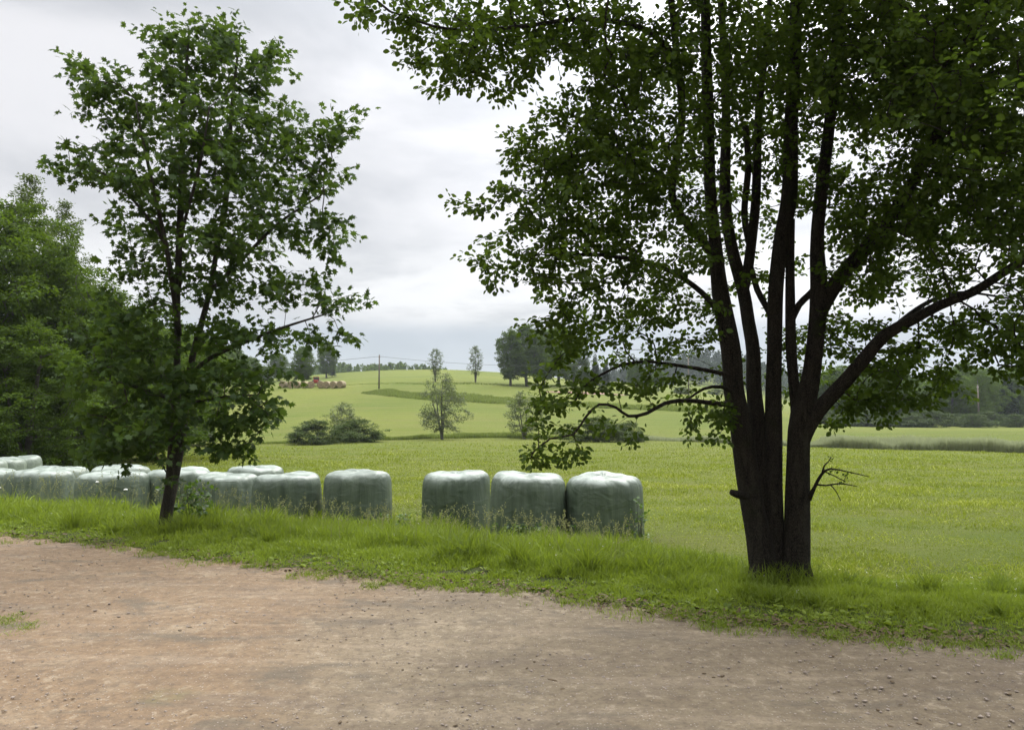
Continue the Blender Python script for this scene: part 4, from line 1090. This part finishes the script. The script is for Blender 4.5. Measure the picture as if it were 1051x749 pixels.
# clump of tall trees on the hill
cl1 = crown_tree('lime_tree', '-', 14, [(0, .5), (0.15, 1.8), (0.3, 3.3), (0.55, 3.9), (0.8, 3.0), (0.95, 1.4), (1, .4)], 420, 60, 0.32, 0.60, M['wood_leaf'], M['far_bark'], 0.34, 1, 0, low=0.14, twig=0.03, seed=31)
cl2 = crown_tree('lime_tree', '-', 14, [(0, .5), (0.2, 2.2), (0.4, 3.4), (0.6, 3.6), (0.85, 2.6), (1, .6)], 420, 60, 0.32, 0.60, M['wood_leaf'], M['far_bark'], 0.30, 2, 0.12, low=0.18, twig=0.03, seed=32)
put(cl1, 524, 396, 337, 0.5, 'left outer tree of the tall clump on the hill', True, 0.85)
for (px, pt_, rt, wd_, src, lab) in ((541, 334, 1.5, 1.05, cl2, 'second tree from the left in the tall clump on the hill'), (558, 336, 3.0, 1.05, cl1, 'middle tree of the tall clump on the hill'), (573, 334, 4.0, 1.05, cl2, 'tree right of the middle in the tall clump on the hill'), (589, 344, 5.2, 1.05, cl1, 'right outer tree of the tall clump, partly behind the branch leaves')):
    if src is cl2 and lab.startswith('second'):
        put(src, px, 396.5, pt_, rt, lab, True, wd_)
    else:
        put(src, px, 396.5, pt_, rt, lab, wide=wd_)
con = conifer('spruce_tree', '-', 12, 2.6, 0.4, 5200, 41)
put(con, 611, 398, 362, 0, 'pointed misty spruce right of the tall clump on the hill', True, 1.0)
put(con, 622, 398, 368, 2, 'shorter spruce right of the pointed one beside the hill clump', wide=1.1)
put(cl1, 652, 400, 372, 1.0, 'rounded tree on the crest seen through the middle of the hanging leaves', wide=1.1)
put(cl2, 676, 401, 380, 2.2, 'low broad tree on the crest above the upper left branch', wide=1.5)
put(cl1, 600, 399, 376, 2.8, 'small rounded tree at the foot of the spruces right of the clump', wide=1.3)
put(bush, 700, 404, 397, 2.2, 'hedge bush on the crest left of the right-hand trunks', wide=2.4)
put(bush, 735, 405, 399, 4.2, 'hedge bush on the crest just beside the leftmost dark stem', wide=2.6)
put(bush, 664, 403, 395, 0.2, 'hedge bush on the crest above the bare soil strip', wide=2.0)

# trees behind the straw bales and along the left of the hill
put(cl2, 311, 396, 356, 0.4, 'dark round-crowned tree standing right behind the straw bales on the slope', wide=1.15)
put(cl1, 335, 388, 350, 1.2, 'tall tree at the field corner right of the one behind the straw bales', wide=0.9)
put(con, 341, 387, 361, 1.2, 'slim conifer at the right end of the trees above the straw bales', wide=0.8)
for k, (px, pb, pt_, src, wd_, lab) in enumerate((
        (286, 391, 362, cl1, 1.2, 'tree left of the dark one behind the straw bales'),
        (272, 393, 376, cl2, 1.5, 'low pale bushy tree at the left end of the hill field'),
        (258, 396, 366, cl1, 1.3, 'tree on the hill edge seen right below the maple branch'),
        (240, 400, 358, cl2, 1.3, 'tree on the hill edge showing through the maple leaves, right part'),
        (222, 404, 352, cl1, 1.4, 'tree on the hill edge close to the right maple stem'),
        (202, 410, 345, cl2, 1.5, 'tree on the hill edge directly behind the maple stems'))):
    put(src, px, pb, pt_, k * 1.3, lab, wide=wd_)

# the misty wood behind the right-hand field
gR = 'trees of the misty wood behind the right-hand field'
labR = 'dark green tree in the misty wood behind the right-hand field'
for k in range(30):
    px = 842 + k * 11.5 + rng.uniform(-4, 4)
    src = (cl1, cl2, w1, cl2, cl1, con)[k % 6]
    Yk = 132 + rng.uniform(0, 34) + (8 if k % 2 else 0)
    put(src, px, 0, rng.uniform(366, 384) if px > 960 else rng.uniform(374, 392), rng.uniform(0, 6), labR, wide=rng.uniform(1.0, 1.5), group=gR, Y=Yk)
# shrubby edge of that wood
for k in range(16):
    px = 850 + k * 21 + rng.uniform(-6, 6)
    put(bush, px, 0, rng.uniform(419, 427), rng.uniform(0, 6), 'low shrub along the foot of the misty wood on the right', wide=rng.uniform(1.3, 2.2), group='shrubs at the foot of the right-hand wood', Y=rng.uniform(120, 131))

# far woods that read as one mass
def far_wood(name, label, spots, mat, leaf, n):
    B, D, Sz = [], [], []
    for x, y, h, r in spots:
        z0 = gz(x, y)
        t = rng.random(n); con_ = rng.random() < 0.45
        rr = r * ((1 - t) ** 0.8 if con_ else np.sqrt(np.clip(1 - (2 * t - 0.9) ** 2 * 0.95, 0.03, 1))) * rng.random(n) ** 0.5
        a = rng.uniform(0, 2 * PI, n)
        B.append(np.stack([x + rr * np.cos(a), y + rr * np.sin(a), z0 + h * (0.08 + 0.92 * t)], -1))
    B = np.concatenate(B); m = len(B)
    me = leaf_mesh(name, LEAF_SIMPLE, B, rng.normal(0, 1, (m, 3)), rng.normal(0, .6, (m, 3)) + [0, 0, 1], leaf * rng.uniform(.6, 1.3, m))
    tag(obj(name, me, mat), label, 'wood', kind='stuff')
sp = []
for _ in range(260):
    px = rng.uniform(150, 500); Yf = rng.uniform(360, 420)
    top = (377 if px < 340 else (373.5 if px < 360 or 398 < px < 418 else 375.5)) + rng.uniform(-2.2, 2.5) + max(0, px - 432) * 0.2
    x = (px - CX) / F * Yf; h = at(px, top, Yf)[2] - gz(x, Yf)
    sp.append((x, Yf, h, rng.uniform(2.4, 4.2)))
far_wood('far_wood', 'thin line of distant trees showing over the hill crest left of the pale young tree', sp, M['wood_leaf'], 1.0, 420)
sp = []
for _ in range(420):
    px = rng.uniform(585, 960); Yf = rng.uniform(400, 560)
    x = (px - CX) / F * Yf
    sp.append((x, Yf, rng.uniform(10, 16), rng.uniform(2.8, 4.5)))
far_wood('far_wood', 'blue-grey distant wood on the hill between the crest and the dark stems', sp, M['conifer_leaf'], 1.3, 260)

# ------------------------------------------------------------------ straw bales and red machine on the slope
def straw_bale():
    root = thing('straw_bale', '-', 'straw bale', group='round straw bales in a row on the far slope')
    A = Acc(); n = 28; r = 0.68
    th = np.arange(n) * 2 * PI / n
    V = []
    for y, rf in ((-.62, .93), (-.60, .98), (-.5, 1), (0, 1.01), (.5, 1), (.60, .98), (.62, .93)):
        V.append(np.stack([r * rf * np.cos(th), np.full(n, y), r + r * rf * np.sin(th) - 0.05], -1))
    i = np.arange(6)[:, None] * n; j = np.arange(n)[None, :]; j2 = (j + 1) % n
    A.add(np.concatenate(V), [np.stack([i + j, i + j2, i + n + j2, i + n + j], -1).reshape(-1, 4)])
    obj('straw_roll', A.mesh('straw_roll', True), M['straw'], root)
    for s in (-1, 1):
        B = Acc(); V = []
        for q, rf in enumerate((.93, .8, .6, .4, .2, .02)):
            V.append(np.stack([r * rf * np.cos(th), np.full(n, s * (.62 + (.012 if q % 2 else 0.0))), r + r * rf * np.sin(th) - 0.05], -1))
        i = np.arange(5)[:, None] * n
        B.add(np.concatenate(V), [np.stack([i + j, i + j2, i + n + j2, i + n + j], -1).reshape(-1, 4)])
        obj('end_face', B.mesh('end_face', True), M['straw_end'], root)
    return root
sb = straw_bale()
SB = [(290.5, 398.0, 'leftmost round straw bale in the row on the far slope'), (298.5, 398.0, 'second straw bale from the left on the far slope'), (305.8, 398.0, 'third straw bale from the left on the far slope'),
      (312.8, 398.2, 'straw bale on the far slope below the trunk of the dark round tree'), (319.3, 398.2, 'straw bale on the far slope just left of the small red machine'),
      (329.4, 398.2, 'straw bale on the far slope just right of the small red machine'), (336.4, 398.2, 'third straw bale from the right on the far slope'), (343.6, 398.2, 'second straw bale from the right on the far slope'), (350.2, 398.2, 'rightmost round straw bale in the row on the far slope')]
for k, (px, py, lab) in enumerate(SB):
    p = hit(px, py)
    p[1] += rng.uniform(-.4, .4); p[2] = gz(p[0], p[1])
    a = rng.uniform(-0.4, 0.4)
    if k == 0: sb.location = tuple(p); sb.rotation_euler = (0, 0, a); sb['label'] = lab
    else: dup(sb, lab, tuple(p), a, 1.0, 'round straw bales in a row on the far slope')

def box(A, c, s):
    c, s = np.array(c, float), np.array(s, float) / 2
    V = np.array([(x, y, z) for x in (-1, 1) for y in (-1, 1) for z in (-1, 1)]) * s + c
    A.add(V, [np.array([(0, 1, 3, 2), (4, 6, 7, 5), (0, 4, 5, 1), (2, 3, 7, 6), (0, 2, 6, 4), (1, 5, 7, 3)])])
def bevel_obj(name, A, mat, parent, w=0.03):
    o = obj(name, A.mesh(name), mat, parent)
    b = o.modifiers.new('bevel', 'BEVEL'); b.width = w; b.segments = 2
    return o
def machine():
    p = hit(324.3, 396.5)
    r = thing('red_machine', 'small red farm machine standing among the straw bales on the far slope', 'farm machine', tuple(p), 0.2)
    A = Acc(); box(A, (0, -0.6, 0.95), (0.75, 1.7, 0.6)); box(A, (0, 0.9, 0.85), (0.9, 1.2, 0.5)); bevel_obj('body', A, M['red'], r)
    A = Acc(); box(A, (0, 0.75, 1.85), (1.1, 1.2, 0.08)); [box(A, (sx * .5, sy, 1.45), (.06, .06, .75)) for sx in (-1, 1) for sy in (.25, 1.25)]; bevel_obj('cab', A, M['red'], r, .01)
    A = Acc(); box(A, (0, 0.75, 1.42), (0.92, 0.9, 0.62)); bevel_obj('window', A, M['glass'], r, .01)
    for sx in (-1, 1):
        for (yy, rr, ww) in ((1.0, .62, .32), (-1.2, .40, .22)):
            A = Acc(); A.tube([(sx * .62 - ww / 2, yy, rr), (sx * .62 - ww / 2 + .03, yy, rr), (sx * .62 + ww / 2 - .03, yy, rr), (sx * .62 + ww / 2, yy, rr)], [rr * .9, rr, rr, rr * .9], 24)
            wh = obj('wheel', A.mesh('wheel', True), M['rubber'], r)
            A = Acc(); A.tube([(sx * .62 - ww / 2 - .01, yy, rr), (sx * .62 + ww / 2 + .01, yy, rr)], [rr * .45] * 2, 16); obj('rim', A.mesh('rim'), M['red'], wh)
    A = Acc(); A.tube([(0.2, -0.9, 1.2), (0.2, -0.9, 1.9)], [.05, .04], 8); obj('exhaust', A.mesh('exhaust', True), M['rubber'], r)
machine()

# ------------------------------------------------------------------ utility poles and wires
tops = []
def pole(px, pb, pt_, lab, Y=None):
    if Y: x = (px - CX) / F * Y; p = np.array([x, Y, gz(x, Y)])
    else: p = hit(px, pb)
    h = at(px, pt_, p[1])[2] - p[2]
    r = thing('utility_pole', lab, 'utility pole', tuple(p), 0)
    A = Acc(); A.tube([(0, 0, -.3), (0, 0, h * .5), (0, 0, h)], [.15, .13, .10], 10); obj('post', A.mesh('post', True), M['pole_wood'], r)
    for s in (-.14, .14):
        A = Acc(); A.tube([(s * .6, 0, h - .50), (s, 0, h - .42), (s, 0, h - .36), (s, 0, h - .30)], [.02, .05, .05, .025], 8); obj('insulator', A.mesh('insulator', True), M['porcelain'], r)
    tops.append(np.array([p[0], p[1], p[2] + h - .3]))
    return r
pole(389, 399, 364, 'thin wooden utility pole standing on the open hill slope left of the pale young tree')
pole(707, 410, 366, 'utility pole seen through the leaves above the two left-hand branches')
pole(1005, 437, 395, 'grey wooden pole in front of the misty wood at the far right of the field')
off = tops[0] + np.array([-62, -8, -1.0])
xw = off[0]; hw = gz(off[0], off[1])
r0 = thing('utility_pole', 'utility pole hidden behind the maple crown at the left end of the wire', 'utility pole', (off[0], off[1], hw))
A_ = Acc(); A_.tube([(0, 0, -.3), (0, 0, off[2] - hw + .3)], [.15, .10], 10); obj('post', A_.mesh('post', True), M['pole_wood'], r0)
for a, b, lab in ((off, tops[0], 'faint overhead wire running left from the slope pole towards the maple'), (tops[0], tops[1], 'faint overhead wire running right from the slope pole behind the tree clump')):
    t = np.linspace(0, 1, 30)[:, None]
    A_ = Acc()
    for dx in (-.55, .55):
        P = a + (b - a) * t + np.array([0, dx * .25, 0]); P[:, 2] -= 1.6 * (4 * t * (1 - t))[:, 0]
        A_.tube(P, 0.016, 5)
    tag(obj('overhead_wire', A_.mesh('overhead_wire', True), M['wire']), lab, 'wire')

# ------------------------------------------------------------------ small plants by name
def sapling(name, lab, x, y, h, n, spread, leaf, tmpl=LEAF_OVAL):
    z = gz(x, y)
    r = thing(name, lab, 'plant', (x, y, z))
    t = Tree()
    for q in range(3):
        a = rng.uniform(0, 6.28)
        t.limb([(0, 0, -.02), (spread * .4 * math.cos(a), spread * .4 * math.sin(a), h * .5), (spread * .7 * math.cos(a), spread * .7 * math.sin(a), h * rng.uniform(.8, 1))], [.006, .005, .002], .05)
    A = np.stack([rng.normal(0, spread * .6, n), rng.normal(0, spread * .6, n), rng.uniform(.15, 1.05, n) * h], -1)
    base = len(t.P); man = list(t.man)
    t.grow(A, .05, .3, .3, .005); t.radii(.0015)
    B_ = Acc(); 
    i0 = 0
    for q in range(base):
        if q and t.par[q] == q - 1: continue
        e = q + 1
        while e < base and t.par[e] == e - 1: e += 1
        B_.tube(t.P[q:e], man[q:e], 6)
    obj('stem', B_.mesh('stem', True), M['maple_bark'], r)
    E = t.P[t.ends]
    o = obj('twigs', t.twigs('twigs', 4), M['maple_bark'], r); o['kind'] = 'stuff'
    B, D = sprays(E, t.T[t.ends], 5, leaf * 1.5, leaf * .8)
    N = unit(rng.normal(0, .5, B.shape) + [0, 0, 1])
    obj('leaves', leaf_mesh('leaves', tmpl, B, D, N, leaf * rng.uniform(.6, 1.2, len(B))), M['sapling_leaf'], r)
q = at(197, 520, mb[1] + 0.5); sapling('sapling', 'small leafy sapling growing at the right foot of the maple trunk', q[0], q[1], 0.62, 60, 0.26, 0.07)
q = at(657, 530, 12.2); sapling('sapling', 'thin leafy sapling beside the right flank of the rightmost wrapped bale', q[0], q[1], 0.75, 22, 0.13, 0.06)
q = at(412, 530, 13.4); sapling('weed_clump', 'dark leafy weed clump in the gap right of the lone wrapped bale', q[0], q[1], 0.38, 50, 0.22, 0.05)
q = at(545, 545, 12.0); sapling('weed_clump', 'dark green nettle clump at the foot of the middle right-hand bale', q[0], q[1], 0.36, 70, 0.40, 0.06)

def umbel(x, y, h, lab):
    r = thing('cow_parsley', lab, 'wildflower', (x, y, gz(x, y)), group='white umbel flowers in the verge')
    A = Acc(); A.tube([(0, 0, 0), (.02, 0, h * .6), (.03, .01, h)], [.004, .003, .002], 5)
    for a in np.linspace(0, 6.28, 9)[:-1]:
        A.tube([(.03, .01, h), (.03 + .035 * math.cos(a), .01 + .035 * math.sin(a), h + .03)], [.0012] * 2, 4)
    obj('stem', A.mesh('stem', True), M['sapling_leaf'], r)
    D_ = Acc(); V = []; th = np.arange(24) * 2 * PI / 24
    for q, (rr, zh) in enumerate(((.008, -.012), (.020, -.004), (.028, .002), (.027, .008), (.020, .011), (.014, .016), (.007, .015), (.001, .018))):
        lob = 1 + .16 * np.cos(8 * th) * (rr > .018)
        V.append(np.stack([.03 + rr * lob * np.cos(th), .01 + rr * lob * np.sin(th), h + .035 + zh + rng.normal(0, .004, 24)], -1))
    i = np.arange(7)[:, None] * 24; j = np.arange(24)[None, :]; j2 = (j + 1) % 24
    D_.add(np.concatenate(V), [np.stack([i + j, i + j2, i + 24 + j2, i + 24 + j], -1).reshape(-1, 4)])
    obj('flower_head', D_.mesh('flower_head'), M['petal'], r)
for px, py, Y, h, lab in ((101, 497, 13.0, .80, 'white flower head rising before the bale left of the maple'), (1, 503, 12.6, .7, 'white flower head at the left picture edge before the bale'), (130, 505, 12.4, .6, 'small white flower head low before the bale left of the maple')):
    x = (px - CX) / F * Y
    top = at(px, py, Y)[2] - gz(x, Y)
    umbel(x, Y, max(.3, top), lab)

# small flowers scattered in the verge
def flowers():
    N = 80
    u = rng.uniform(-0.6, 0.75, N); d = rng.uniform(0.4, 4.2, N); y = np.full(N, 9.0)
    for _ in range(8): y = y + (d - road_d(u * y, y)) * 0.8
    x = u * y
    z = terrain(x, y) + np.where(x > 1.8, rng.uniform(.07, .13, N), rng.uniform(.16, .36, N))
    P = []
    for i in range(N):
        c = np.array([x[i], y[i], z[i]])
        P.append(c + rng.normal(0, .006, (7, 3)))
    P = np.concatenate(P)
    tag(obj('small_flowers', leaf_mesh('small_flowers', LEAF_SIMPLE, P, rng.normal(0, 1, P.shape), rng.normal(0, .4, P.shape) + [0, 0, 1], np.full(len(P), .009)), M['petal']), 'tiny white flowers dotted through the roadside grass', 'flowers', kind='stuff')
flowers()

# ------------------------------------------------------------------ pebbles and bits on the road
def road_bits():
    ico = np.array([(0, 0, 1), (.894, 0, .447), (.276, .851, .447), (-.724, .526, .447), (-.724, -.526, .447), (.276, -.851, .447), (.724, .526, -.447), (-.276, .851, -.447), (-.894, 0, -.447), (-.276, -.851, -.447), (.724, -.526, -.447), (0, 0, -1)])
    icf = np.array([(0, 1, 2), (0, 2, 3), (0, 3, 4), (0, 4, 5), (0, 5, 1), (1, 6, 2), (2, 7, 3), (3, 8, 4), (4, 9, 5), (5, 10, 1), (2, 6, 7), (3, 7, 8), (4, 8, 9), (5, 9, 10), (1, 10, 6), (6, 11, 7), (7, 11, 8), (8, 11, 9), (9, 11, 10), (10, 11, 6)])
    def scatter(name, N, s0, s1, mat, lab, cat, flat, pw=2.0):
        Y = np.exp(rng.uniform(math.log(2.6), math.log(11.5), N)); x = rng.uniform(-.85, .85, N) * Y
        k = road_d(x, Y) < rng.normal(-0.05, .08, N); x, Y = x[k], Y[k]; n = len(x)
        s = s0 + (s1 - s0) * rng.random(n) ** pw * (0.5 + 1.0 * vnoise(x, Y, 1.2, 44))
        z = np.full(n, 0.016)
        V = ico[None] * (1 + rng.normal(0, .16, (n, 12, 1)))
        a = rng.uniform(0, 6.28, n); el = rng.uniform(*((1.0, 1.6) if flat > .4 else (1.0, 2.6)), n)
        V = V * np.stack([s * el, s, s * flat], -1)[:, None, :]
        X = V[..., 0] * np.cos(a)[:, None] - V[..., 1] * np.sin(a)[:, None]; Yv = V[..., 0] * np.sin(a)[:, None] + V[..., 1] * np.cos(a)[:, None]
        V = np.stack([X + x[:, None], Yv + Y[:, None], V[..., 2] + z[:, None]], -1).reshape(-1, 3)
        Fc = (icf[None] + (np.arange(n) * 12)[:, None, None]).reshape(-1, 3)
        tag(obj(name, make_mesh(name, V, [Fc], smooth=False), mat), lab, cat, kind='stuff')
    scatter('gravel', 10000, .0020, .011, M['stone'], 'small loose stones scattered over the dirt road', 'gravel', .6, 3.0)
    scatter('road_litter', 700, .003, .014, M['debris'], 'dark bits of bark, twigs and leaves lying on the dirt road', 'debris', .3, 3.5)
road_bits()
def edge_litter():
    n = 2600
    u = rng.uniform(-0.75, 0.78, n); d = rng.normal(0.02, 0.13, n); y = np.full(n, 8.0)
    for _ in range(8): y = y + (d - road_d(u * y, y)) * 0.8
    x = u * y
    k = vnoise(x, y, 0.9, 51) > 0.35; x, y = x[k], y[k]; n = len(x)
    B = np.stack([x, y, np.full(n, 0.028)], -1)
    D = rng.normal(0, 1, (n, 3)); D[:, 2] = rng.normal(0, .15, n)
    tag(obj('leaf_litter', leaf_mesh('leaf_litter', LEAF_OVAL, B, D, rng.normal(0, .35, (n, 3)) + [0, 0, 1], rng.uniform(.015, .05, n)), M['debris']), 'brown dead leaves and bark bits lying along the edge of the grass', 'leaf litter', kind='stuff')
edge_litter()
def fringe():
    P = []
    for _ in range(520):
        d0 = rng.normal(-0.02, 0.16); uu = rng.uniform(-0.8, 1.1); y = 8.0
        for _k in range(8): y += (d0 - float(road_d(uu * y, y))) * 0.8
        n = int(rng.integers(12, 60)); r = rng.uniform(0.02, 0.10)
        P.append(blades(uu * y + rng.normal(0, r, n), y + rng.normal(0, r, n), rng.uniform(0.02, 0.07, n), rng.uniform(0.004, 0.008, n), 0.8, z=np.full(n, 0.012), tint=rng.random(n)))
    c = road_z0(4, 642)
    for _ in range(60):
        n = int(rng.integers(15, 60)); xx, yy = c[0] + rng.normal(-0.25, .28), c[1] + rng.normal(0, .12)
        P.append(blades(xx + rng.normal(0, .05, n), yy + rng.normal(0, .04, n), rng.uniform(0.015, 0.045, n), rng.uniform(0.003, 0.006, n), 0.9, z=np.full(n, 0.012), tint=rng.random(n)))
    blade_obj('grass_fringe', P, M['grass'], 'ragged little grass tufts creeping over the edge of the dirt road', 'grass')
fringe()

# ------------------------------------------------------------------ air
HAZE_ON = True
def haze():
    A = Acc(); x0, x1, y0, y1, z0, z1 = -2500, 2500, -60, 1560, -4, 75
    box(A, ((x0 + x1) / 2, (y0 + y1) / 2, (z0 + z1) / 2), (x1 - x0, y1 - y0, z1 - z0))
    m, x, out = new_mat('haze')
    v = x.n('ShaderNodeVolumePrincipled')
    v.inputs['Color'].default_value = (0.80, 0.87, 0.96, 1)
    v.inputs['Density'].default_value = HAZE
    v.inputs['Anisotropy'].default_value = 0.2
    x.put(out.inputs['Volume'], v.outputs[0])
    o = tag(obj('haze', A.mesh('haze'), m), kind='stuff')
HAZE = 0.00025
haze()
for o in bpy.data.objects:
    if '_h' in o: del o['_h']
